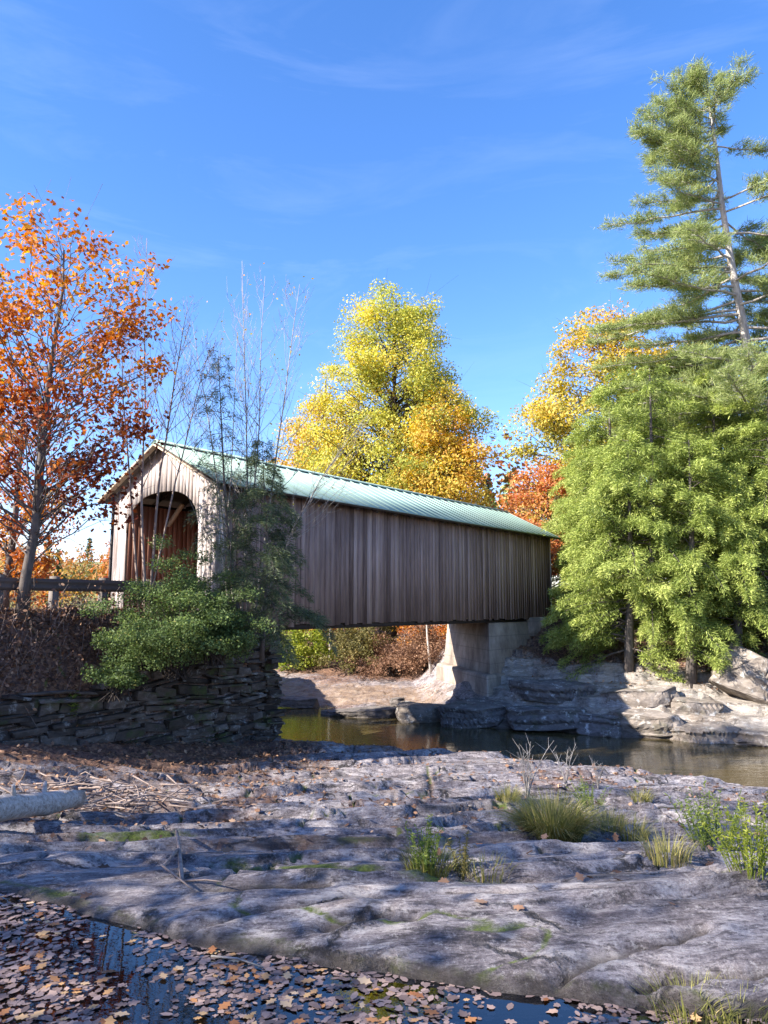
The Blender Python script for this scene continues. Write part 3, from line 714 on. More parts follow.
def build_concrete():
    c0 = bw(18, 2.5, 1.)
    ab = empty('concrete_abutment', c0, 'stained pale concrete abutment with a broad footing under the far end of the bridge', 'abutment')
    inv = np.array(c0)
    foot = [bw(t, w)[:2] for t, w in ((15.9, .1), (23.2, .1), (23.2, 5.2), (20.3, 5.2))]
    base = [bw(t, w)[:2] for t, w in ((15.55, -.12), (23.2, -.12), (23.2, 5.3), (20.0, 5.3))]
    m = MB(); prism(m, base, 2.9, BZ - .16, foot); o = m.build('body', M['concrete'], ab, inv=inv); b = o.modifiers.new('b', 'BEVEL'); b.width = .05; b.segments = 2
    f2 = [bw(t, w)[:2] for t, w in ((14.9, -.35), (23.3, -.35), (23.3, 5.5), (19.5, 5.5))]
    m = MB(); prism(m, f2, .6, 2.92, [p * .985 + np.mean(f2, 0) * .015 for p in f2]); o = m.build('footing', M['concrete'], ab, inv=inv); b = o.modifiers.new('b', 'BEVEL'); b.width = .12; b.segments = 3
    m = MB(); prism(m, [bw(t, w)[:2] for t, w in ((19.7, -.14), (23.4, -.14), (23.4, 5.35), (20.6, 5.35))], BZ - .9, BZ + .03); m.build('bridge_seat', M['concrete'], ab, inv=inv)
build_concrete()

# ------------------------------------------------------------------ rocks
def rock(name, loc, size, mat, label, cat, group=None, seed=0, rz=0, rough=.3, flatz=None, sub=5):
    bm = bmesh.new(); bmesh.ops.create_icosphere(bm, subdivisions=sub, radius=1)
    off = Vector((seed * 7.3, seed * 3.1, seed))
    for v in bm.verts:
        p = v.co.copy(); q = Vector((p.x, p.y, p.z))
        d = 1 + rough * mnoise.fractal(q * 1.1 + off, 1.0, 2.0, 5) + .06 * mnoise.noise(Vector((p.x * 1.2, p.y * 1.2, p.z * 7)) + off)
        # facets
        m = max(abs(p.x), abs(p.y), abs(p.z)); d *= .72 + .28 / m * .8
        v.co = Vector((p.x * size[0], p.y * size[1], p.z * size[2])) * d
    me = bpy.data.meshes.new(name); bm.to_mesh(me); bm.free()
    a = me.attributes.new('tint', 'FLOAT', 'FACE'); a.data.foreach_set('value', np.full(len(me.polygons), .5, np.float32))
    o = link(name, me, mat, smooth=True); o.location = [float(c) for c in loc]; o.rotation_euler = (0, 0, rz)
    return tag(o, label, cat, group)
def slab(name, loc, size, mat, label, cat, group=None, seed=0, rot=(0, 0, 0), n=34):
    """angular rock: hull of random points, bedded in a few sheets, bevelled and roughened"""
    rr = random.Random(seed); bm = bmesh.new()
    for k in range(n):
        a = rr.uniform(0, 6.283); r = rr.uniform(.72, 1.0); z = rr.choice([-1, 1]) * rr.uniform(.55, 1)
        bm.verts.new((math.cos(a) * r * size[0], math.sin(a) * r * size[1], z * size[2]))
    h = bmesh.ops.convex_hull(bm, input=list(bm.verts)); bmesh.ops.delete(bm, geom=list({v for v in h['geom_interior'] if isinstance(v, bmesh.types.BMVert)}), context='VERTS')
    bmesh.ops.bevel(bm, geom=list(bm.edges), offset=.06 * min(size), segments=1, affect='EDGES')
    bmesh.ops.triangulate(bm, faces=list(bm.faces))
    for _ in range(4 if max(size) > 1.2 else 3):
        lim = max(size) * .11; es = [e for e in bm.edges if e.calc_length() > lim]
        if es: bmesh.ops.subdivide_edges(bm, edges=es, cuts=1); bmesh.ops.triangulate(bm, faces=[f for f in bm.faces if len(f.verts) > 3])
    bm.normal_update(); off = Vector((seed * 3.7, seed, 0))
    for v in bm.verts:
        p = v.co; bed = p.z / .13 + .5 * mnoise.noise(Vector((p.x * .5, p.y * .5, seed)))
        side = 1 - min(1, abs(v.normal.z) * 1.3); step = (mnoise.cell(Vector((0, 0, math.floor(bed) + seed * 11))) * .08 - .04) * side
        v.co = p + v.normal * (step + .05 * mnoise.fractal(p * 1.6 + off, 1.0, 2.0, 5))
    me = bpy.data.meshes.new(name); bm.to_mesh(me); bm.free()
    a = me.attributes.new('tint', 'FLOAT', 'FACE'); a.data.foreach_set('value', np.full(len(me.polygons), .5, np.float32))
    o = link(name, me, mat); o.location = [float(c) for c in loc]; o.rotation_euler = rot
    return tag(o, label, cat, group)
p = at(752, 688, 30.5); slab('boulder', (p[0] + .5, 31.0, p[2] + .15), (2.3, 1.6, 1.0), M['boulder'], 'large pale grey boulder leaning out of the right bank under the evergreens', 'boulder', seed=2, rot=(.25, .5, .4), n=40)
for (px, py, Y, sz, rt, mt, lb, sd) in ((296, 702, 38, (1.3, .6, .25), .2, 'wetrock', 'low wet rock at the far waterline nearest the stone abutment', 1), (362, 714, 35.4, (2.2, .9, .26), -.2, 'wetrock', 'long flat rock shelf jutting into the river left of the concrete footing', 3),
        (424, 715, 33.9, (1.7, .9, .5), .3, 'boulder', 'pale angular rock at the waterline just left of the concrete footing', 5), (398, 703, 36.6, (.42, .35, .25), .6, 'wetrock', 'small lone dark boulder on the sandy far bank', 6),
        (480, 712, 32.3, (1.9, 1.1, .55), .1, 'ledgeshaded', 'grey ledge block at the foot of the concrete abutment', 7), (545, 716, 31.0, (2.1, 1.0, .5), -.25, 'ledgeshaded', 'long shaded ledge block at the waterline right of the abutment foot', 8), (552, 690, 32.1, (2.0, 1.0, .45), -.1, 'ledgeshaded', 'shaded upper ledge block below the abutment side', 9),
        (602, 722, 30.2, (1.3, .9, .5), -.5, 'ledgeshaded', 'ledge block where the bridge shadow ends on the rocks', 10), (652, 722, 29.5, (1.6, .9, .5), -.3, 'boulder', 'sunlit pale ledge block at the waterline below the tall hemlock', 11), (640, 696, 30.7, (1.7, 1.0, .4), -.2, 'boulder', 'sunlit upper ledge block under the hemlock trunk', 12),
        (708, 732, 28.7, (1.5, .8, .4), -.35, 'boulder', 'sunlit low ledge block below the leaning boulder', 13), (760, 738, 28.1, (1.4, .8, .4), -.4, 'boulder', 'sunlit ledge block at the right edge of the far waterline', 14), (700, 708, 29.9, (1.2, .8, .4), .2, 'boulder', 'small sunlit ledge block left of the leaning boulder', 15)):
    p = at(px, py, Y) - np.array([0, -.25, .1]) * (sd > 6); slab('river_rock', p, sz, M[mt], lb, 'rock', 'rocks along the far waterline', seed=sd, rot=(.06 * math.sin(sd * 3), .08 * math.cos(sd * 5), rt))

# ------------------------------------------------------------------ guard rail and pole
def build_rail():
    g = empty('guard_rail', bw(-4, .95, 5.8), 'dark steel guard rail on wooden posts along the road by the orange oak', 'guard rail'); inv = np.array(g.location)
    prof = [(-.155, 0), (-.10, .05), (-.05, .05), (0, 0), (.05, .05), (.10, .05), (.155, 0)]
    ts = np.linspace(-14, -1.2, 10); mb = MB(); V = []
    def cx(t): return .95 + .012 * (t + 3) ** 2 * (t < -3)
    for t in ts:
        for dz, o in prof: V.append(bw(t, cx(t) - .11 - o, 6.5 + dz))
    for t in ts:
        for dz, o in prof: V.append(bw(t, cx(t) - .105 - o + .008, 6.5 + dz))
    n = len(prof); F = []
    for k in (0, 1):
        for i in range(len(ts) - 1):
            for j in range(n - 1):
                a = k * n * len(ts) + i * n + j; q = (a, a + 1, a + n + 1, a + n); F.append(q if k else q[::-1])
    mb.add(V, F); mb.build('rail', M['steel'], g, inv=inv)
    for t in (-1.6, -2.95, -4.3, -5.65, -7.2, -9, -10.8, -12.6):
        p = MB(); a = bw(t, cx(t), 5.3); p.beam(a, a + np.array([0, 0, 1.42]), .2, .17, random.random(), up=(AX[0], AX[1], 0)); p.build('post', M['postwood'], g, inv=inv)
build_rail()
mb = MB(); a = at(108, 614, 20.3); b = at(114, 497, 20.3); a[2] -= .3
mb.tube([a, (a + b) / 2, b], [.05, .048, .045], 8); tag(mb.build('road_post', M['darkpost'], inv=None), 'tall thin dark post standing at the left edge of the bridge portal', 'post')

# ------------------------------------------------------------------ vegetation builders
def bez(a, b, c, n):
    s = np.linspace(0, 1, n)[:, None]; return a * (1 - s) ** 2 + 2 * b * s * (1 - s) + c * s ** 2
def polyat(pts, f):
    pts = np.asarray(pts); s = np.linspace(0, 1, len(pts)); return np.array([np.interp(f, s, pts[:, k]) for k in range(3)])
def crown_points(base, prof, n, rg, ragged=.3, inner=.35, lean=(0, 0)):
    """cluster centres in a crown: prof = [(height, radius)...] relative to the base"""
    hs = np.array([p[0] for p in prof]); rs = np.array([p[1] for p in prof])
    hh = np.linspace(hs[0], hs[-1], 80); dens = np.interp(hh, hs, rs) ** 1.6 + .02; dens /= dens.sum()
    h = rg.choice(hh, n, p=dens) + rg.normal(size=n) * (hh[1] - hh[0])
    an = rg.uniform(0, 2 * math.pi, n)
    Rr = np.interp(h, hs, rs) * (1 + ragged * fbm(an * 1.2, h * .35 + 3, 3, int(rg.integers(1000))))
    r = Rr * np.sqrt(rg.uniform(inner ** 2, 1, n))
    return np.stack([base[0] + r * np.cos(an) + lean[0] * h, base[1] + r * np.sin(an) + lean[1] * h, base[2] + h], 1)
def broadleaf(name, label, trunk, tr, prof, ncl, clr, nleaf, lsize, mat, bark, seed, shape='rhomb', tintf=None, group=None, cat='tree', ragged=.3, inner=.35, lean=(0, 0), limb=.35, updown=.55, shade=None, tubes=5, curl=0., flatten=.7, bare=0.):
    rg = np.random.default_rng(seed); trunk = np.asarray(trunk, float); base = trunk[0]
    root = empty(name, base, label, cat, group)
    C = crown_points(base, prof, ncl, rg, ragged, inner, lean)
    mb = MB(); ks = np.linspace(0, 1, 9)
    tp = np.array([polyat(trunk, k) for k in ks]); tp[1:-1] += rg.normal(size=(7, 3)) * tr * .35
    rad = tr * (1 - .86 * ks); rad[0] *= 1.35
    mb.tube(tp, rad, 8)
    th = tp[:, 2] - base[2]; Ht = th[-1]
    for c in C:
        hd = math.hypot(c[0] - base[0], c[1] - base[1]); ha = min(max(c[2] - base[2] - updown * hd, prof[0][0] * .55), Ht * .97)
        k = float(np.interp(ha, th, ks)); a = polyat(tp, k); mid = (a + c) / 2 + np.array([0, 0, .1 * hd]) + rg.normal(size=3) * .08 * (hd + .5)
        r0 = max(.012, tr * (1 - .86 * k) * limb)
        pts = bez(a, mid, c, 6); pts[1:-1] += rg.normal(size=(4, 3)) * .03 * hd
        mb.tube(pts, np.linspace(r0, r0 * .18 + .004, 6), tubes, cap=False)
        for q in range(2):
            e = c + rg.normal(size=3) * clr * .9; mb.tube([pts[3 + q], (pts[4] + e) / 2 + rg.normal(size=3) * .1 * clr, e], [r0 * .35, r0 * .22, .004], 3, cap=False)
    mb.build('trunk', bark, root, True, inv=base)
    wts = rg.uniform(.4, 1.4, ncl) * (rg.uniform(size=ncl) > bare); wts /= wts.sum(); ci = rg.choice(ncl, nleaf, p=wts)
    cr = clr * rg.uniform(.6, 1.3, ncl)
    g = rg.normal(size=(nleaf, 3)); g = g / (np.linalg.norm(g, axis=1)[:, None]) * (rg.uniform(0, 1, nleaf) ** .45)[:, None]
    P = C[ci] + g * cr[ci][:, None] * np.array([1, 1, flatten])
    ct = rg.normal(size=ncl) * .11
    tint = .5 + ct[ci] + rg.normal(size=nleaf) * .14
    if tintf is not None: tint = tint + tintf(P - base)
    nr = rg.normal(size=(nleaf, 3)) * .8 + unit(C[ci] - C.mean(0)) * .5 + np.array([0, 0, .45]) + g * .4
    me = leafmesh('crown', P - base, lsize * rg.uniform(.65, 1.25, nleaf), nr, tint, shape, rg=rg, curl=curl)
    link('crown', me, mat, root); return root
def conifer(name, label, trunk, tr, rmax, h0, nbr, mat, bark, seed, group=None, cat='tree', leaf=(.24, .9), droop=.25, per=1.0, pw=.75, up=.15, side=None, tiptint=.0, shape='blade', dens=1., rmin=.25):
    rg = np.random.default_rng(seed); up0 = up; toff = rg.normal() * .09 * (dens > 1.2); trunk = np.asarray(trunk, float); base = trunk[0]; root = empty(name, base, label, cat, group)
    Ht = trunk[-1][2] - base[2]; mb = MB(); ks = np.linspace(0, 1, 10); tp = np.array([polyat(trunk, k) for k in ks]); mb.tube(tp, tr * (1 - .93 * ks), 7)
    PP = []; AA = []; NN = []; TT = []; LL = []
    for b in range(nbr):
        k = h0 + (1 - h0) * ((b + rg.uniform(0, 1)) / nbr) ** .92; k = min(k, .995); a = polyat(tp, k)
        az = b * 2.39996 + rg.normal() * .4
        if side is not None and rg.uniform() < side[1]: az = side[0] + rg.normal() * .7
        L = (rmax * (1 - k) ** pw * rg.uniform(.42, 1.18) + rmin) * (1.0 if k > h0 + .12 else rg.uniform(.6, 1))
        dv = np.array([math.cos(az), math.sin(az), 0]); up = up0 + rg.normal() * .12 * dens; c = a + dv * L + np.array([0, 0, up * L - droop * L * rg.uniform(.3, 1.6)]); m = a + dv * L * .5 + np.array([0, 0, up * L * .9])
        ns = 7; pts = bez(a, m, c, ns); mb.tube(pts, np.linspace(max(.012, tr * .22 * (1 - k) + .008), .004, ns), 3, cap=False)
        n = int(max(14, L * 36 * per)); s = rg.uniform(.12, 1, n) ** .8; sd = rg.choice([-1., 1.], n)
        pb = np.stack([np.interp(s, np.linspace(0, 1, ns), pts[:, i]) for i in range(3)], 1)
        tang = unit(np.stack([np.interp(s, np.linspace(0, 1, ns), np.gradient(pts[:, i])) for i in range(3)], 1))
        lat = unit(np.cross(tang, np.array([0, 0, 1.]))); tl = (.12 + .36 * L * (1 - s) ** .8) * rg.uniform(.3, 1.05, n)
        q = 3                                   # sprays along every side twig
        for e in range(q):
            f = (e + rg.uniform(.2, 1., n)) / q
            dirn = unit(lat * sd[:, None] + tang * .75)
            Pp = pb + dirn * (tl * f)[:, None]; Pp[:, 2] -= .22 * (tl * f) ** 1.3 + rg.normal(size=n) * .07 * dens
            PP.append(Pp); AA.append(unit(dirn + tang * .3 + rg.normal(size=(n, 3)) * .35 + np.array([0, 0, -.12])))
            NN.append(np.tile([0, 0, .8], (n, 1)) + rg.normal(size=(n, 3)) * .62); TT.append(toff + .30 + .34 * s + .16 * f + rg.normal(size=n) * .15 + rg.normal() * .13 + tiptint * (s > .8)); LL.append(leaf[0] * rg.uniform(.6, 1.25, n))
    mb.build('trunk', bark, root, True, inv=base)
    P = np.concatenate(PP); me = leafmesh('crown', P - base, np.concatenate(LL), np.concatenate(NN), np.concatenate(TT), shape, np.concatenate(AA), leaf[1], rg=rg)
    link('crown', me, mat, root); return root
def twiggy(name, label, stems, mat, seed, group=None, cat='tree', nside=16, leafn=0, leafmat=None, leafsize=.08, spread=.35, lmin=.35):
    """bare multi-stemmed young trees: stems = list of (pts, r)"""
    rg = np.random.default_rng(seed); base = np.asarray(stems[0][0][0], float); root = empty(name, base, label, cat, group); tips = []
    for pts, r in stems:
        pts = np.asarray(pts, float); ks = np.linspace(0, 1, 10); tp = np.array([polyat(pts, k) for k in ks]); tp[1:] += np.cumsum(rg.normal(size=(9, 3)) * r * .5, 0)
        mb = MB(); mb.tube(tp, r * (1 - .85 * ks), 6); Lt = np.linalg.norm(tp[-1] - tp[0]); ax = (tp[-1] - tp[0]) / Lt
        for b in range(nside):
            k = rg.uniform(lmin, .98); a = polyat(tp, k); az = rg.uniform(0, 6.283); L = Lt * spread * (1.05 - k) * rg.uniform(.5, 1.2) + .25
            dv = np.array([math.cos(az), math.sin(az), 0]); c = a + dv * L * .55 + ax * L * .95; m = a + dv * L * .4 + ax * L * .35
            p = bez(a, m, c, 5); r0 = max(.006, r * (1 - .85 * k) * .5); mb.tube(p, np.linspace(r0, .003, 5), 3, cap=False)
            for q in range(4):
                f = rg.uniform(.3, .95); s0 = polyat(p, f); e = s0 + rg.normal(size=3) * L * .13 + ax * L * .28; mb.tube([s0, (s0 + e) / 2 + rg.normal(size=3) * .02, e], [r0 * .45, .004, .0025], 3, cap=False); tips.append(e)
        mb.build('stem', mat, root, True, inv=base)
    if leafn:
        T = np.array(tips); c = T[rg.choice(len(T), leafn)] + rg.normal(size=(leafn, 3)) * .12
        link('leaves', leafmesh('leaves', c - base, leafsize * rg.uniform(.6, 1.3, leafn), rg.normal(size=(leafn, 3)), rg.uniform(0, 1, leafn), 'oval', rg=rg), leafmat, root)
    return root

# ------------------------------------------------------------------ trees on the left
tr = [at(22, 612, 18.), at(33, 530, 17.8), at(45, 420, 17.7), at(56, 330, 17.6), at(64, 250, 17.5)]
tr[0][2] = h1(tr[0][0], tr[0][1]) - .2
b0 = tr[0]
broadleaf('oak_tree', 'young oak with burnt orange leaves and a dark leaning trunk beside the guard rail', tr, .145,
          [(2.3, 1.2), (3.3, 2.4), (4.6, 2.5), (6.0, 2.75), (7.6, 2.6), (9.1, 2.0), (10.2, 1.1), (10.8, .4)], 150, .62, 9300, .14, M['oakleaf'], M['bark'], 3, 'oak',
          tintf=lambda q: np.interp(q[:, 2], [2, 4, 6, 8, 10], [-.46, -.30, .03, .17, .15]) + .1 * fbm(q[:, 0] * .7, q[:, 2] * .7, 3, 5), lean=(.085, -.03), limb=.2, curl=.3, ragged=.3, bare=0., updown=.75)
tr = [at(8, 560, 27), at(18, 470, 27), at(28, 400, 27)]
broadleaf('maple_tree', 'bright orange maple half hidden behind the young oak', [np.array([tr[0][0], 27, 5.4]), tr[1], at(26, 375, 27)], .16, [(1.8, 1.6), (4, 2.3), (6.5, 2.0), (8.3, .8)], 50, .6, 6500, .16, M['orange'], M['bark'], 5, tintf=lambda q: -.12 + 0 * q[:, 0])
tr = [at(-38, 600, 46), at(-25, 400, 46), at(-14, 200, 46)]
tr[0][2] = 5
conifer('fir_tree', 'dark evergreen top behind the orange oak at the left edge', tr, .3, 2.6, .3, 90, M['pine'], M['barkdark'], 6, leaf=(.4, .9), per=.5, up=.2)
# bare saplings between oak and portal
def stem(pxs, Y, r, zdown=.3):
    p = [at(a, b, Y + dy) for a, b, dy in pxs]; p[0][2] -= zdown; return (p, r)
twiggy('bare_tree', 'slender leafless birches with upswept grey twigs in front of the bridge portal', [stem([(146, 600, 0), (142, 500, 0), (146, 400, 0), (150, 235, .2)], 19.6, .045), stem([(140, 600, .2), (128, 480, .2), (120, 400, .3), (118, 330, .4)], 19.6, .035), stem([(150, 600, .2), (160, 470, 0), (172, 380, -.3), (184, 310, -.4)], 19.6, .04), stem([(148, 600, .2), (176, 480, 0), (195, 410, -.3), (212, 345, -.4)], 19.6, .03)],
       M['twig'], 7, 'bare saplings by the portal', nside=30, leafn=60, leafmat=M['brownleaf'])
twiggy('bare_tree', 'pale stemmed leafless birch clump with a few yellow leaves before the bridge roof', [stem([(240, 640, 0), (250, 520, 0), (246, 400, 0), (243, 262, 0)], 20.4, .04), stem([(246, 640, .2), (252, 540, .2), (262, 420, .2), (268, 280, .2)], 20.4, .04), stem([(250, 640, .1), (268, 520, 0), (285, 400, -.2), (300, 285, -.3)], 20.4, .04), stem([(236, 640, 0), (226, 560, 0), (232, 480, 0), (240, 330, 0)], 20.4, .04), stem([(248, 640, 0), (278, 560, -.3), (318, 480, -.6), (362, 420, -.8)], 20.4, .03), stem([(240, 640, 0), (220, 500, 0), (206, 400, 0), (192, 320, 0)], 20.4, .03)],
       M['barkpale'], 8, 'bare saplings by the portal', nside=30, leafn=180, leafmat=M['yellow'], leafsize=.075)
# young dark hemlock before the bridge
tr = [at(244, 640, 19.8), at(226, 520, 19.8), at(218, 350, 19.8)]; tr[0][2] -= .3
conifer('hemlock_sapling', 'thin young hemlock with a wispy pointed top beside the portal right post', tr, .07, 1.25, .25, 60, M['darkhem'], M['bark'], 9, group='dark hemlocks in front of the bridge', leaf=(.12, .34), per=1.7, droop=.5, up=.3, pw=.7)
tr = [at(262, 650, 19.9), at(268, 560, 19.9), at(262, 440, 19.9)]; tr[0][2] -= .3
conifer('hemlock_sapling', 'broad dark hemlock sapling spreading low across the bridge siding corner', tr, .07, 2.1, .06, 78, M['darkhem'], M['bark'], 10, group='dark hemlocks in front of the bridge', leaf=(.13, .36), per=3.4, droop=.6, up=.3, pw=.9)
# green bush
def bush(name, label, base, rx, rz, n, size, mat, seed, cat='bush', group=None, ncl=60, shape='oval', clr=.32, stems=M['barkdark'], tint=0., ry=None):
    rg = np.random.default_rng(seed); base = np.asarray(base, float); root = empty(name, base, label, cat, group); ry = ry or rx
    g = unit(rg.normal(size=(ncl, 3))) * (rg.uniform(.15, 1, ncl) ** .5)[:, None]; g[:, 2] = np.abs(g[:, 2]) if True else g[:, 2]
    C = g * np.array([rx, ry, rz]) + np.array([0, 0, .1 * rz]); C *= (1 + .18 * rg.normal(size=(ncl, 1)))
    mb = MB()
    for c in C:
        m = c * np.array([.35, .35, .6]); mb.tube(bez(np.array([*(rg.normal(size=2) * .12), -.25]), m, c, 5), np.linspace(.02, .004, 5), 3, cap=False)
    mb.build('stems', stems, root)
    ci = rg.integers(0, ncl, n); d = unit(rg.normal(size=(n, 3))) * (rg.uniform(0, 1, n) ** .5)[:, None] * clr
    P = C[ci] + d * np.array([1, 1, .6])
    t = .5 + tint + rg.normal(size=n) * .17 + rg.normal(size=ncl)[ci] * .1
    link('foliage', leafmesh('foliage', P, size * rg.uniform(.6, 1.3, n), rg.normal(size=(n, 3)) * .7 + np.array([0, 0, .8]), t, shape, rg=rg, curl=.15), mat, root); return root
b = at(176, 668, 18.6); bush('bush', 'rounded green leafy bush spilling over the stone wall before the portal', b, 1.8, 2.4, 52000, .055, M['bush'], 12, ncl=170, clr=.36)
b = at(116, 690, 17.6); bush('bush', 'small green bush low on the stone wall left of the big bush', b, .55, .8, 3500, .07, M['bush'], 13, ncl=30, clr=.25)
b = at(215, 655, 18.6); bush('bush', 'dark green bush under the hemlock at the stone wall corner', b, 1.0, 1.3, 9000, .075, M['bush'], 14, ncl=60, tint=-.15)

# ------------------------------------------------------------------ big maples behind the bridge
zb = lambda x, y: h1(x, y)
X0 = at(392, 600, 58)[0]
broadleaf('maple_tree', 'tall yellow maple rising highest behind the bridge roof', [(X0, 58, 3.5), (X0 + .2, 58, 14), at(396, 300, 58)], .45,
          [(5, 3.5), (9, 6.4), (13, 6.9), (17, 5.9), (21, 5.3), (24.5, 4.4), (27., 3.0), (28.3, 1.2)], 420, 1.5, 120000, .22, M['limeyellow'], M['barkdark'], 21,
          tintf=lambda q: -.13 + .18 * sm(1, -6, q[:, 0]) + .09 * fbm(q[:, 0] * .3, q[:, 2] * .3, 3, 7), ragged=.5, inner=.3)
X0 = at(322, 600, 60)[0]
broadleaf('maple_tree', 'golden maple leaning left of the tallest yellow maple', [(X0, 61, 3.5), (X0, 61, 12), at(326, 380, 61)], .35, [(4, 3), (8, 4.6), (13, 4.6), (17, 3.2), (19.6, 1.4)], 170, 1.5, 42000, .22, M['yellow'], M['barkdark'], 22, tintf=lambda q: .13 + .08 * fbm(q[:, 0] * .3, q[:, 2] * .3, 3, 9), ragged=.45)
X0 = at(444, 600, 54)[0]
broadleaf('maple_tree', 'golden orange maple crowding the right side of the tallest yellow maple', [(X0, 54, 3.5), (X0, 54, 11), at(446, 375, 54)], .32, [(4, 2.6), (8, 3.7), (12, 3.9), (15.5, 2.8), (18.2, 1.1)], 170, 1.4, 42000, .22, M['yellow'], M['barkdark'], 23, tintf=lambda q: .16 + .14 * sm(10, 17, q[:, 2]) + .08 * fbm(q[:, 0] * .4, q[:, 2] * .4, 3, 3), ragged=.45)
X0 = at(292, 600, 66)[0]
broadleaf('maple_tree', 'faded orange brown thin tree between the bare birches and golden maple', [(X0, 66, 3.5), (X0, 66, 12), at(300, 410, 66)], .25, [(4, 3), (9, 4.2), (14, 3.6), (18.5, 1.4)], 80, 1.2, 6500, .3, M['orange'], M['bark'], 24, tintf=lambda q: .1 + 0 * q[:, 0], ragged=.45)
for (px, top, Y, w, lb, mt, sd) in ((512, 472, 95, 4.6, 'distant bluish green pine past the far end of the bridge roof', 'pine', 25), (490, 500, 88, 4.2, 'smaller distant pine beside the golden orange maple', 'pine', 26)):
    a = at(px, 600, Y); c = at(px, top, Y); a[2] = h1(a[0], Y); conifer('pine_tree', lb, [a, (a + c) / 2, c], .3, w, .1, 80, M[mt], M['bark'], sd, group='pines past the far end of the bridge', leaf=(.55, .9), per=.45, pw=.6)

# right maples
X0 = at(612, 600, 48)[0]
broadleaf('maple_tree', 'tall yellow and orange maple standing behind the hemlocks on the right bank', [(X0, 48, 6), (X0, 48, 14), at(632, 335, 48)], .35, [(3, 3.5), (7, 5.6), (11, 5.8), (14.5, 4.6), (17, 3.2), (19.2, 1.3)], 240, 1.25, 60000, .22, M['yellow'], M['barkdark'], 27,
          tintf=lambda q: .05 + .2 * sm(14, 19, q[:, 2]) - .12 * sm(15, 9, q[:, 2]) + .14 * fbm(q[:, 0] * .35, q[:, 2] * .35, 3, 31), ragged=.5)
X0 = at(548, 600, 44)[0]
broadleaf('maple_tree', 'red maple peeking over the far gable of the bridge', [(X0, 44, 6), (X0 + .2, 44, 10), at(546, 455, 44)], .2, [(1.5, 2.0), (4, 2.5), (6.5, 2.0), (8.6, .8)], 100, .8, 15000, .18, M['red'], M['bark'], 28, tintf=lambda q: .2 + .2 * fbm(q[:, 0] * .5, q[:, 2] * .5, 3, 3), ragged=.45)
X0 = at(700, 600, 46)[0]
broadleaf('maple_tree', 'golden maple mostly hidden behind the tall white pine', [(X0, 47, 6), (X0, 47, 13), at(705, 350, 47)], .3, [(3, 3), (8, 4.5), (13, 3.8), (17, 1.5)], 120, 1.2, 22000, .22, M['yellow'], M['barkdark'], 29, tintf=lambda q: .1 + 0 * q[:, 0], ragged=.45)

# hemlocks on the right bank
hm = [(652, 368, 33.0, 672, 4.2, 'tall hemlock with its trunk at the bank edge above the lit rock face', 31, None), (610, 385, 36.5, 650, 3.6, 'hemlock nearest the bridge end, reaching low branches over the water', 32, (math.pi * 1.05, .3)),
      (716, 372, 35.5, 655, 4.4, 'broad hemlock under the white pine on the right bank', 33, None), (772, 385, 32.5, 668, 4.4, 'bright green hemlock cut by the right edge above the boulder', 34, None), (682, 352, 39.5, 640, 4.8, 'older hemlock standing behind the bank edge hemlock', 35, None), (800, 340, 40, 640, 5.0, 'tall dark hemlock half outside the right edge', 36, None), (628, 440, 32.8, 664, 3.9, 'short hemlock leaning out left of the bank edge trunk', 37, (math.pi * 1.02, .7)), (582, 440, 41, 620, 2.8, 'small hemlock right against the far end of the bridge', 38, None), (690, 440, 31.6, 668, 2.8, 'low bushy hemlock between the bank edge trunk and the boulder', 39, (math.pi * 1.4, .3)), (640, 355, 42, 620, 4.6, 'slim hemlock behind the one nearest the bridge end', 40, None), (745, 400, 36.5, 650, 4.2, 'hemlock filling the gap behind the boulder', 41, None), (736, 470, 31.8, 660, 3.0, 'low hemlock with boughs drooping onto the boulder', 42, (math.pi * 1.3, .4)), (596, 490, 38.5, 640, 2.6, 'small dark hemlock below the one nearest the bridge end', 43, None), (722, 360, 44, 640, 4.6, 'far hemlock seen between the pine trunk and the tall hemlocks', 44, None)]
for (px, top, Y, py, rm, lb, sd, side) in hm:
    a = at(px, py, Y); a[2] = min(h1(a[0], Y), a[2] + .5) - .2; c = at(px, top, Y); c[0] = (c[0] + a[0]) / 2 + .2
    conifer('hemlock_tree', lb, [a, (a + c) / 2 + np.array([.1, 0, 0]), c], .24, rm, .12 if sd in (31, 39) else .09, int(62 + 7 * rm), M['hemlock'], M['bark'], sd, group='hemlocks on the right bank', leaf=(.165, .5), per=3.1, droop=.36, up=.14, pw=.5, side=side, dens=1.7, rmin=.5)
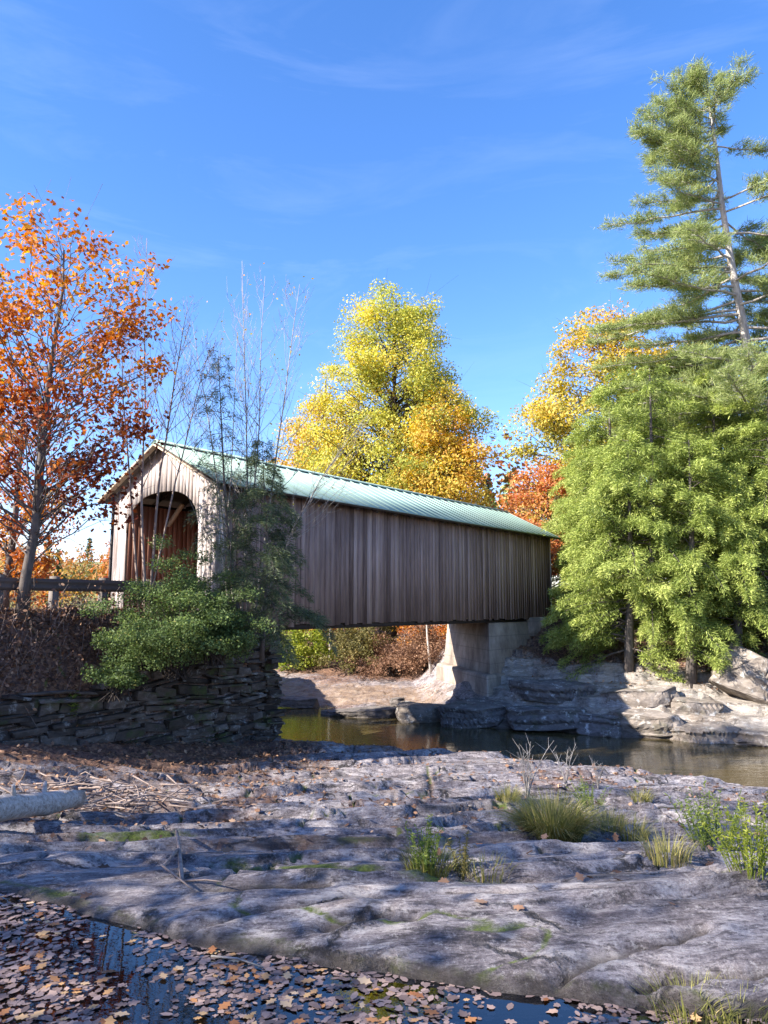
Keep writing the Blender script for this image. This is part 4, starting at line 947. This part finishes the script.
# white pine
def white_pine(tp, Y, seed, label, nb, sc):
    rg = np.random.default_rng(seed)
    tp[0][2] = h1(tp[0][0], Y) - .3; base = tp[0]; T = np.array(tp)
    root = empty('white_pine', base, label, 'tree', 'white pines on the right bank'); mb = MB()
    ks = np.linspace(0, 1, 22); pts = np.array([polyat(T, k) for k in ks]); mb.tube(pts, .33 * (1 - .9 * ks) , 8)
    tufts = []; dirs = []
    for b in range(nb):
        k = .2 + .8 * ((b + .5) / nb) ** 1.2; a = polyat(T, min(k, .99)); az = b * 2.4 + rg.normal() * .5
        if rg.uniform() < .5: az = math.pi + rg.normal() * .5
        rel = max(0, (k - .25) / .75)
        L = sc * np.interp(rel, [0, .3, .6, .8, .92, 1], [8.6, 7.2, 5.2, 3.2, 1.5, .4]) * rg.uniform(.55, 1.1)
        rise = np.interp(rel, [0, .4, .75, 1], [-.06, .0, .2, .65]) + rg.normal() * .08
        dv = np.array([math.cos(az), math.sin(az), 0]); c = a + dv * L + np.array([0, 0, rise * L]); m = a + dv * L * .55 + np.array([0, 0, (rise * .25 - .05) * L])
        p = bez(a, m, c, 8); p[1:-1] += rg.normal(size=(6, 3)) * .05; r0 = .035 + .06 * (1 - rel); mb.tube(p, np.linspace(r0, .012, 8), 4, cap=False)
        ns = int(14 + L * 6)
        for s in range(ns):
            f = rg.uniform(.2, 1) if s > 2 else 1.; s0 = polyat(p, f); sd = rg.choice([-1, 1]); lat = np.cross(dv, [0, 0, 1.]) * sd
            l2 = (.3 + .2 * L * (1 - f)) * rg.uniform(.4, 1.2); d2 = unit(lat + dv * .9 + np.array([0, 0, .25 + .3 * rise])); e = s0 + d2 * l2; mb.tube([s0, (s0 + e) / 2 + np.array([0, 0, .05]), e], [.016, .012, .008], 3, cap=False)
            for q in range(int(3 + l2 * 5)):
                tufts.append(s0 + (e - s0) * rg.uniform(.25, 1.05) + rg.normal(size=3) * np.array([.14, .14, .07])); dirs.append(unit(d2 + np.array([0, 0, .3])))
    mb.build('trunk', M['barkpine'], root, True, inv=base)
    tufts = np.array(tufts); dirs = np.array(dirs); q = 8; n = len(tufts) * q
    P = np.repeat(tufts, q, 0) + rg.normal(size=(n, 3)) * np.array([.11, .11, .05]); A = unit(np.repeat(dirs, q, 0) + rg.normal(size=(n, 3)) * np.array([.6, .6, .4]))
    tint = .5 + np.repeat(rg.normal(size=len(tufts)) * .13, q) + rg.normal(size=n) * .12 + .12 * fbm(P[:, 0] * .5, P[:, 2] * .5, 3, 3)
    link('crown', leafmesh('crown', P - base, .28 * rg.uniform(.5, 1.2, n), rg.normal(size=(n, 3)), tint, 'needle', A, 1.0, rg=rg), M['pine'], root)
white_pine([at(778, 640, 36.5), at(766, 480, 36.5), at(757, 400, 36.5), at(744, 330, 36.5), at(731, 262, 36.5), at(722, 205, 36.5), at(716, 150, 36.5), at(710, 112, 36.5), at(707, 76, 36.5)], 36.5, 50, 'tall open white pine with long layered branches towering over the right bank', 92, 1.)
white_pine([at(815, 640, 41), at(800, 480, 41), at(790, 380, 41), at(784, 300, 41), at(780, 225, 41)], 41, 53, 'lower white pine cut by the right edge behind the tallest pine', 60, .9)

# ------------------------------------------------------------------ far bank under the bridge
def fg(px, Y): x = (px - 384) / F_PX * Y * 1.0; return np.array([x, Y, h1(x, Y)])
for (px, Y, rx, rz, n, sz, mt, lb, sd) in (
        (300, 50, 2.4, 3.0, 5500, .2, 'limegreen', 'bright yellow green shrub on the far bank next to the stone abutment', 61), (276, 54, 2.4, 3.4, 4500, .2, 'limegreen', 'yellow green shrub half hidden by the stone abutment', 62),
        (352, 47, 1.6, 3.2, 4500, .17, 'olive', 'dark olive shrub at the middle of the far bank', 63), (392, 46, 2.0, 1.7, 11000, .11, 'brownleaf', 'brown tangled shrub on the bank under the bridge middle', 64),
        (425, 44, 1.5, 2.2, 10000, .11, 'brownleaf', 'dark brown brush beside the concrete footing', 65), (372, 52, 2.6, 4.6, 6500, .2, 'olive', 'tall olive shrub seen behind the brown tangle', 66), (432, 47, 2.0, 4.2, 4500, .18, 'orange', 'orange shrub glowing behind the concrete abutment', 67), (330, 58, 3, 5.4, 6500, .24, 'orange', 'pale orange shrub behind the birch trunks', 68)):
    bush('shrub', lb, fg(px, Y), rx * 1.15, rz * 1.2, int(n * 1.25), sz, M[mt], sd, 'shrub', 'shrubs on the far bank', ncl=50, shape='rhomb', clr=.7)
for (px, px2, Y, r, lb, sd) in ((331, 330, 52, .11, 'pale straight birch trunk left of the olive shrub', 71), (345, 347, 55, .08, 'thinner pale birch trunk just right of the straight one', 72), (318, 316, 57, .08, 'slim pale trunk among the yellow green shrubs', 73), (430, 420, 42.5, .09, 'leaning pale birch trunk beside the concrete abutment', 74), (404, 408, 49, .08, 'slim trunk rising from the brown tangle', 75)):
    a = fg(px, Y); c = at(px2, 560, Y)
    twiggy('birch_tree', lb, [([a - np.array([0, 0, .2]), (a + c) / 2, c], r)], M['barkbirch'], sd, 'birches on the far bank', nside=10, leafn=260, leafmat=M['orange'], leafsize=.2, spread=.3, lmin=.45)
# wood closing the view behind the far bank
def wood_mass(name, cx, Y0, Y1, half, n, prof, mats, seed, lsize, nl, label=None):
    rg = np.random.default_rng(seed); PP = []; TT = []; NR = []; mb = MB()
    for i in range(n):
        Y = rg.uniform(Y0, Y1); x = cx + rg.uniform(-half, half) * (Y / Y0); z = h1(x, Y); hh = rg.uniform(*prof[0]); r = rg.uniform(*prof[1]); con = rg.uniform() < prof[2]; base = rg.uniform(0, 1)
        g = unit(rg.normal(size=(nl, 3))) * (rg.uniform(.2, 1, nl) ** .5)[:, None]; lob = 1 + .3 * fbm(g[:, 0] * 2 + i * 9, g[:, 2] * 2 + g[:, 1], 3, 4)
        if con: k = rg.uniform(0, 1, nl); p = np.stack([g[:, 0] * r * .8 * (1 - k), g[:, 1] * r * .8 * (1 - k), hh * (.1 + .95 * k)], 1); tt = .04 + .1 * rg.uniform(size=nl)
        else: p = g * np.array([r, r, hh * .42]) * lob[:, None] + np.array([0, 0, hh * .58]); tt = .2 + .8 * base + rg.normal(size=nl) * .08
        PP.append(p + np.array([x, Y, z])); TT.append(tt); NR.append(g + rg.normal(size=(nl, 3)) * .5)
        mb.tube([(x, Y, z - .5), (x, Y, z + hh * .6)], [.22, .08], 5, cap=False)
    P = np.concatenate(PP); me = leafmesh(name, P, lsize * rg.uniform(.6, 1.3, len(P)), np.concatenate(NR), np.concatenate(TT), 'rhomb', rg=rg)
    o = link(name, me, mats); return tag(o, kind='stuff', label=label), mb
M['autumnwood'] = leafmat('autumn_wood', [(0, (.05, .075, .035)), (.15, (.09, .11, .045)), (.25, (.22, .21, .06)), (.45, (.42, .20, .07)), (.65, (.45, .12, .06)), (.85, (.52, .30, .10)), (1, (.5, .40, .14))], .35)
wood_mass('distant_wood', -55, 88, 175, 38, 150, ((8, 13), (2.6, 4.6), .22), M['autumnwood'], 81, .62, 520, 'autumn coloured wood covering the far hillside behind the guard rail')
wood_mass('river_wood', 4, 68, 92, 26, 42, ((9, 15), (3, 5), .3), M['autumnwood'], 82, .6, 700, 'mixed autumn wood closing the view up the river')

# ------------------------------------------------------------------ shade trees standing left of the viewpoint
for (x, y, hh, rr_, n, sd, lb) in ((-10.5, 2.5, 12.5, 3.6, 5200, 91, 'broad maple outside the left edge nearest the viewpoint'), (-14, -5, 18, 4.8, 7500, 92, 'tall maple outside the left edge behind the viewpoint'), (-19.5, 3.5, 17.5, 4.6, 7500, 93, 'tall maple outside the left edge past the broad one'), (-5.5, -5.5, 12.5, 3.6, 5500, 94, 'maple outside the frame close behind the viewpoint'), (-24, 9.5, 14.0, 4.2, 5200, 95, 'low maple outside the left edge by the road'), (-24, -3, 21, 5, 7500, 96, 'tallest maple outside the left edge')):
    z = h1(x, y)
    broadleaf('maple_tree', lb, [(x, y, z - .3), (x, y, z + hh * .5), (x + .3, y, z + hh * .95)], .28, [(hh * .14, rr_ * .7), (hh * .3, rr_), (hh * .6, rr_ * .95), (hh * .85, rr_ * .55), (hh, .6)], 110, 1.5, int(n * .5), .2, M['orange'], M['bark'], sd, group='shade trees outside the left edge', ragged=.4, inner=.1, limb=.2)

# ------------------------------------------------------------------ small plants on the ledge
def blades(name, label, base, n, L, spread, mat, seed, cat='grass', group=None, width=.006, tint=.5, kind=None, lean=1.0, rad=.1):
    rg = np.random.default_rng(seed); base = np.asarray(base, float); seg = 5
    az = rg.uniform(0, 6.283, n); ln = L * rg.uniform(.45, 1.1, n); out = spread * rg.uniform(.1, 1, n) ** .8
    r0 = rad * np.sqrt(rg.uniform(0, 1, n)); d = np.stack([np.cos(az), np.sin(az)], 1); s = np.linspace(0, 1, seg)
    o = d[:, None] * (r0[:, None] + (out * ln)[:, None] * s[None] ** 1.7)[..., None]
    z = (ln[:, None] * (s[None] - .42 * (out[:, None] * lean) * s[None] ** 2.6))
    C = np.concatenate([o, z[..., None]], 2); side = np.stack([-np.sin(az + rg.normal(size=n) * .8), np.cos(az), 0 * az], 1)
    wv = width * (1 - s * .85) * 1.0
    V = np.concatenate([C - side[:, None] * wv[None, :, None], C + side[:, None] * wv[None, :, None]], 1)
    V[..., 2] -= .03; fi = []
    for k in range(seg - 1): fi.append([k, k + 1, seg + k + 1, seg + k])
    idx = (np.arange(n)[:, None, None] * 2 * seg + np.array(fi)[None]).reshape(-1)
    tt = np.repeat(tint + rg.normal(size=n) * .22, seg - 1)
    me = npmesh(name, V.reshape(-1, 3), np.full(n * (seg - 1), 4), idx, {'tint': np.clip(tt, 0, 1)}); ob = link(name, me, mat); ob.location = [float(c) for c in base]
    return tag(ob, label, cat, group, kind)
def weed(name, label, base, n, h, spread, mat, seed, group=None, leafs=.05):
    rg = np.random.default_rng(seed); base = np.asarray(base, float); root = empty(name, base, label, 'plant', group); mb = MB(); P = []; A = []
    for i in range(n):
        az = rg.uniform(0, 6.283); r = spread * math.sqrt(rg.uniform(0, 1)); a = np.array([r * math.cos(az) * .6, r * math.sin(az) * .6, -.03]); hh = h * rg.uniform(.5, 1.1)
        c = np.array([r * math.cos(az) * 1.2, r * math.sin(az) * 1.2, hh]) + rg.normal(size=3) * .05; p = bez(a, (a + c) / 2 + np.array([0, 0, hh * .15]), c, 5); mb.tube(p, np.linspace(.004, .0015, 5), 3, cap=False)
        for q in range(int(46 * hh / h)):
            f = rg.uniform(.12, 1); P.append(polyat(p, f)); z = rg.uniform(0, 6.283); A.append([math.cos(z), math.sin(z), .6])
    mb.build('stems', mat, root); P = np.array(P); A = np.array(A) + rg.normal(size=(len(P), 3)) * .3; k = len(P)
    link('leaves', leafmesh('leaves', P, leafs * rg.uniform(.5, 1.3, k), rg.normal(size=(k, 3)) * .5 + np.array([0, 0, .8]), .5 + rg.normal(size=k) * .2, 'blade', A, .8, rg=rg), mat, root); return root
g = hit(553, 838)
blades('grass_clump', 'big arching clump of green and straw grass on the ledge', g, 2400, .54, 1.2, M['grassblade'], 101, rad=.3, width=.006, tint=.58)
for (px, py, n, L, lb, sd, ti) in ((632, 838, 300, .3, 'small straw coloured grass tuft right of the big clump', 102, .6), (608, 826, 260, .26, 'short dull grass tuft close beside the big clump', 103, .5), (430, 872, 260, .22, 'thin grass tuft in the crack left of the big clump', 104, .4), (668, 858, 240, .26, 'grass tuft before the weeds at the right', 105, .65), (486, 872, 160, .17, 'sparse tuft of grass on the pale slab', 106, .6), (508, 800, 300, .28, 'dull grass tuft behind and left of the big clump', 107, .55), (690, 1016, 260, .2, 'grass tuft at the bottom edge beside the puddle', 108, .35), (740, 1020, 200, .18, 'tiny grass tuft in the bottom corner', 109, .4), (640, 800, 200, .25, 'faint grass tuft near the river edge of the ledge', 110, .6)):
    blades('grass_clump', lb, hit(px, py), n, L, .9, M['grassblade'], sd, group='grass tufts on the ledge', rad=.2, width=.004, tint=ti)
for (px, py, n, h, sp, lb, sd, mt) in ((712, 848, 60, .5, .34, 'grey green bushy weed with fine stems at the right', 111, 'weed'), (752, 870, 46, .42, .26, 'bright lime green weed at the right edge', 112, 'limegreen'), (424, 872, 26, .36, .12, 'upright green weed in the middle crack', 113, 'weed'), (462, 878, 10, .28, .1, 'thin spindly weed beside the upright weed', 114, 'olive'), (590, 806, 26, .36, .3, 'dark green weed behind the big grass clump', 115, 'weed'), (68, 722, 14, .5, .2, 'pale green broad weed against the stone wall', 116, 'weed')):
    weed('weed_plant', lb, hit(px, py), n, h, sp, M[mt], sd, group='weeds on the ledge', leafs=.036 if sd != 116 else .13)
# dry twiggy shrubs on the crest
def sprig(name, label, base, n, h, sd, group, mat=M['barkpale']):
    rg = np.random.default_rng(sd); mb = MB(); base = np.asarray(base)
    for i in range(n):
        az = rg.uniform(0, 6.283); c = np.array([math.cos(az) * h * rg.uniform(.1, .55), math.sin(az) * h * .3, h * rg.uniform(.5, 1)]); p = bez(np.array([0, 0, -.05]), c * [.3, .3, .6], c, 6); mb.tube(p, np.linspace(.008, .003, 6), 4, cap=False)
        for q in range(5): f = rg.uniform(.3, .95); s = polyat(p, f); e = s + np.array([rg.normal() * .12, rg.normal() * .12, .16]) * h; mb.tube([s, e], [.004, .002], 3, cap=False)
    o = mb.build(name, mat); o.location = [float(c) for c in base]; return tag(o, label, 'dead shrub', group)
sprig('dry_shrub', 'pale leafless twiggy shrub behind the big grass clump', hit(527, 800), 9, 1.0, 121, 'dry shrubs on the ledge')
sprig('dry_shrub', 'leafless shrub right of the tallest dry shrub on the ledge crest', hit(566, 785), 6, .8, 122, 'dry shrubs on the ledge')
sprig('dry_shrub', 'lowest leafless sprig near the water on the ledge crest', hit(598, 788), 5, .7, 123, 'dry shrubs on the ledge')
# log, forked twig and driftwood
a = hit(-30, 832); c = hit(76, 815); mb = MB()
a = a + np.array([0, 0, .22]); c = c + np.array([0, .1, .17]); pts = np.array([a + (c - a) * k for k in np.linspace(-.4, 1, 9)]); pts[:, 2] += .012 * np.sin(np.arange(9) * 1.9)
mb.tube(pts, np.array([.175, .172, .168, .163, .158, .153, .147, .14, .118]) * (1 + .05 * np.sin(np.arange(9) * 2.3)), 14, .5)
ax_ = (c - a) / np.linalg.norm(c - a)
for k_, an_, L_ in ((.35, 1.0, .22), (.62, 2.2, .16), (.86, .6, .12)):
    q = a + (c - a) * k_ + np.array([0, 0, .02]); dv = np.array([.25 * math.cos(an_), -math.cos(an_) * .8, math.sin(an_)]); mb.tube([q, q + dv * (.13 + L_ * .5), q + dv * (.13 + L_)], [.045, .032, .02], 7, .3)
for k_ in range(9):
    an_ = k_ * .7; e = c + np.array([0, math.cos(an_) * .09, math.sin(an_) * .09]); mb.tube([e - ax_ * .1, e + ax_ * random.uniform(.03, .2)], [.035, .008], 5, .3)
tag(mb.build('log', M['log'], smooth=False), 'smooth bleached driftwood log lying on the ledge at the left edge', 'log')
bpy.data.objects['log'].data.polygons.foreach_set('use_smooth', np.array([len(p.vertices) == 4 for p in bpy.data.objects['log'].data.polygons]))
rg = np.random.default_rng(131); mb = MB(); o0 = hit(118, 806)
for i in range(120):
    x, y = o0[0] + rg.normal() * .6, o0[1] + rg.normal() * .5; z = h1(x, y) + rg.uniform(.02, .3); an = rg.normal() * .9 + .3; L = rg.uniform(.25, 1.0); dv = np.array([math.cos(an), math.sin(an) * .7, rg.normal() * .18]) * L / 2
    p = np.array([x, y, z]); mb.tube([p - dv, p + rg.normal(size=3) * .03, p + dv], [.014, .011, .005], 4)
tag(mb.build('driftwood', M['twig']), label='tangle of dry driftwood sticks at the end of the log', kind='stuff')
t0 = hit(176, 850); t1 = hit(182, 886); t2 = hit(194, 895); mb = MB(); up = np.array([0, 0, .03])
mb.tube([t0 + up * 5, (t0 + t1) / 2 + up * 4, t1 + up * 1.2], [.016, .018, .016], 6); mb.tube([(t0 + t1) / 2 + up * 4, t1 + np.array([-.16, .05, .12]), t2 + up], [.014, .011, .006], 5); mb.tube([t1 + up, hit(205, 884) + up, hit(222, 890) + up * 1.5], [.01, .007, .004], 5)
tag(mb.build('forked_twig', M['twig']), 'dark forked twig lying on the bare slab above the puddle', 'twig')
mb = MB(); a = hit(211, 966); c = hit(262, 980); a[2] = c[2] = ZP + .012; mb.tube([a, (a + c) / 2 + np.array([0, .02, .008]), c], [.008, .007, .005], 5); tag(mb.build('straight_twig', M['barkpale']), 'pale straight twig floating among the puddle leaves', 'twig')

# ------------------------------------------------------------------ fallen leaves
def scatter_leaves(name, X, Y, Z, size, mat, seed, shape, tilt=.25, tint=None, label=None, lift=.006, wide=1.):
    rg = np.random.default_rng(seed); n = len(X); P = np.stack([X, Y, Z + lift + rg.uniform(0, .006, n)], 1); nr = np.tile([0, 0, 1.], (n, 1)) + rg.normal(size=(n, 3)) * tilt
    o = link(name, leafmesh(name, P, size * rg.uniform(.4, 1.3, n), nr, rg.uniform(0, 1, n) if tint is None else tint, shape, rg=rg, curl=.14 if tilt > .1 else .04, wide=wide), mat); return tag(o, label=label, kind='stuff')
n = 27000; X = rng.uniform(-4.6, 3.2, n); Y = rng.uniform(2.2, 6.2, n); u = (X - (-1.95 + .28 * (6 - Y))) ; k = (Y < yb(X) + .1)
open_ = np.exp(-((X + .564 * Y - 1.15) / .24) ** 2) * .97 * (vnoise(X * 4, Y * 4, 3) > .25) + .98 * np.exp(-(((X - .74) / .34) ** 2 + ((Y - 4.32) / .26) ** 2))
k &= rng.uniform(0, 1, n) > open_; X, Y = X[k], Y[k]
Zb = np.full(len(X), ZP) + rng.uniform(-.010, .006, len(X))
kk = vnoise(X * 1.1, Y * 1.1, 7)
tn = rng.uniform(0, .9, len(X)) + .12 * (kk - .5)
half = rng.uniform(size=len(X)) < .45; third = (~half) & (rng.uniform(size=len(X)) < .5)
scatter_leaves('sodden_leaves', X[half], Y[half], Zb[half], .06, M['puddleleaf'], 141, 'maple', .05, tn[half], 'carpet of sodden brown leaves on the shallow puddle', 0, .8)
scatter_leaves('sodden_oak_leaves', X[third], Y[third], Zb[third], .068, M['puddleleaf'], 142, 'oval', .05, tn[third], 'sodden rounded leaves on the shallow puddle', 0, .85)
third = ~(half | third); scatter_leaves('sodden_lobed_leaves', X[third], Y[third], Zb[third], .07, M['puddleleaf'], 147, 'oak', .06, tn[third], 'sodden lobed oak leaves on the shallow puddle', 0)
n = 1300; X = rng.uniform(-3.6, 2.6, n); Y = rng.uniform(3.2, 6.0, n); k = (Y < yb(X) - .02) & (rng.uniform(size=n) > .97 * np.exp(-((X + .564 * Y - 1.15) / .25) ** 2)) & (rng.uniform(size=n) > np.exp(-(((X - .74) / .34) ** 2 + ((Y - 4.32) / .26) ** 2))) & (rng.uniform(size=n) < .25 + .9 * sm(.45, .7, vnoise(X * 1.3 + 4, Y * 1.3, 9)))
X, Y = X[k], Y[k]; scatter_leaves('floating_leaves', X, Y, 0 * X + ZP + .006, .08, M['floatleaf'], 143, 'oak', .1, None, 'tan and orange leaves floating on the puddle', .004)
n = 30000; X = rng.uniform(-9, 9, n); Y = 5 + 17 * rng.uniform(0, 1, n); z, d, E, dn, df, r, rockm, far, w, t = H(X, Y, True, True)
lowf = fbm(X * .45, Y * .7, 4, 61); prob = np.maximum.reduce([.75 * sm(-1., -4.2, X - .12 * (Y - 12)) * sm(8.5, 11, Y), .85 * sm(2.4, .6, np.abs(w + 1.6)) * sm(3.5, 1.5, t), .75 * sm(-.08, -.36, lowf) * sm(7, 8.5, Y), .03 + 0 * X, .13 * sm(7, 9, Y)]) * (d > .15) * (dn < .4) * (E < .5)
k = rng.uniform(size=n) < prob
scatter_leaves('ledge_leaves', X[k], Y[k], z[k], .1, M['brownleaf'], 144, 'oak', .35, None, 'dry brown leaves caught on the ledge and below the stone wall', .01)
n = 16000; tt = rng.uniform(-11, 1.6, n); w = rng.uniform(-.4, 1.1, n); q = BO[None] + AX[None] * tt[:, None] + LF[None] * w[:, None]
scatter_leaves('bank_leaves', q[:, 0], q[:, 1], H(q[:, 0], q[:, 1]), .1, M['brownleaf'], 145, 'oak', .5, rng.uniform(0, .7, n), 'dry brown leaves on the bank above the stone wall', .01)
rg = np.random.default_rng(161); mb = MB(); n = 380
X = rg.uniform(-6, 8, n); Y = rg.uniform(5.2, 20, n); z, d, E, dn, df, r, rockm, far, w, t = H(X, Y, True, True); lowf = fbm(X * .45, Y * .7, 4, 61)
ok = (d > .25) & (dn < .2) & (E < .4) & (rg.uniform(size=n) < .25 + .75 * sm(0, -.35, lowf))
for x, y, zz in zip(X[ok], Y[ok], z[ok]):
    a = rg.uniform(.012, .035) * (1 + .05 * y); an = rg.uniform(0, 3.14); e1 = np.array([math.cos(an), math.sin(an), rg.normal() * .15]) * a; e2 = np.array([-math.sin(an), math.cos(an), rg.normal() * .15]) * a * rg.uniform(.4, .9); up = np.array([0, 0, a * rg.uniform(.25, .6)]); o_ = np.array([x, y, zz - .012])
    b_ = [o_ - e1 - e2, o_ + e1 - e2 * .7, o_ + e1 * .8 + e2, o_ - e1 * .7 + e2 * .9]
    mb.hexa(b_ + [q + up * rg.uniform(.6, 1.2) + (o_ - q) * .25 for q in b_], rg.uniform(0, 1))
o = mb.build('stone_chips', M['wetrock']); tag(o, label='loose flat stone chips scattered in the hollows of the ledge', kind='stuff')
# brown undergrowth on the bank
rg = np.random.default_rng(151); mb = MB(); P = []
for i in range(420):
    t = rg.uniform(-9.5, -.8); w = rg.uniform(-.3, .9); a = bw(t, w); a[2] = h1(a[0], a[1]); hh = rg.uniform(.2, .9) * (1.15 if t < -4 else .8); c = a + np.array([rg.normal() * .25, rg.normal() * .25, hh]); p = bez(a - [0, 0, .05], (a + c) / 2 + rg.normal(size=3) * .06, c, 4); mb.tube(p, np.linspace(.008, .003, 4), 3, cap=False)
    for q in range(9): P.append(polyat(p, rg.uniform(.25, 1)) + rg.normal(size=3) * .07)
o = mb.build('undergrowth', M['twig']); tag(o, label='brown dry undergrowth of stems on the bank above the stone wall', kind='stuff')
P = np.array(P); k = len(P); o = link('undergrowth_foliage', leafmesh('undergrowth_foliage', P, .09 * rg.uniform(.5, 1.3, k), rg.normal(size=(k, 3)), rg.uniform(0, 1, k), 'oval', rg=rg), M['brownleaf']); tag(o, label='withered brown foliage of the bank undergrowth', kind='stuff')
# leaves lying on the right bank
n = 9000; X = rng.uniform(4, 24, n); Y = rng.uniform(28, 44, n); df = Y - gfar(X); k = (df > 2.3) & (df < 12) & (rng.uniform(size=n) < .7)
scatter_leaves('right_bank_leaves', X[k], Y[k], H(X[k], Y[k]), .16, M['brownleaf'], 146, 'rhomb', .4, .35 + .65 * rng.uniform(size=int(k.sum())), 'dry leaves on the right bank below the hemlocks', .02)
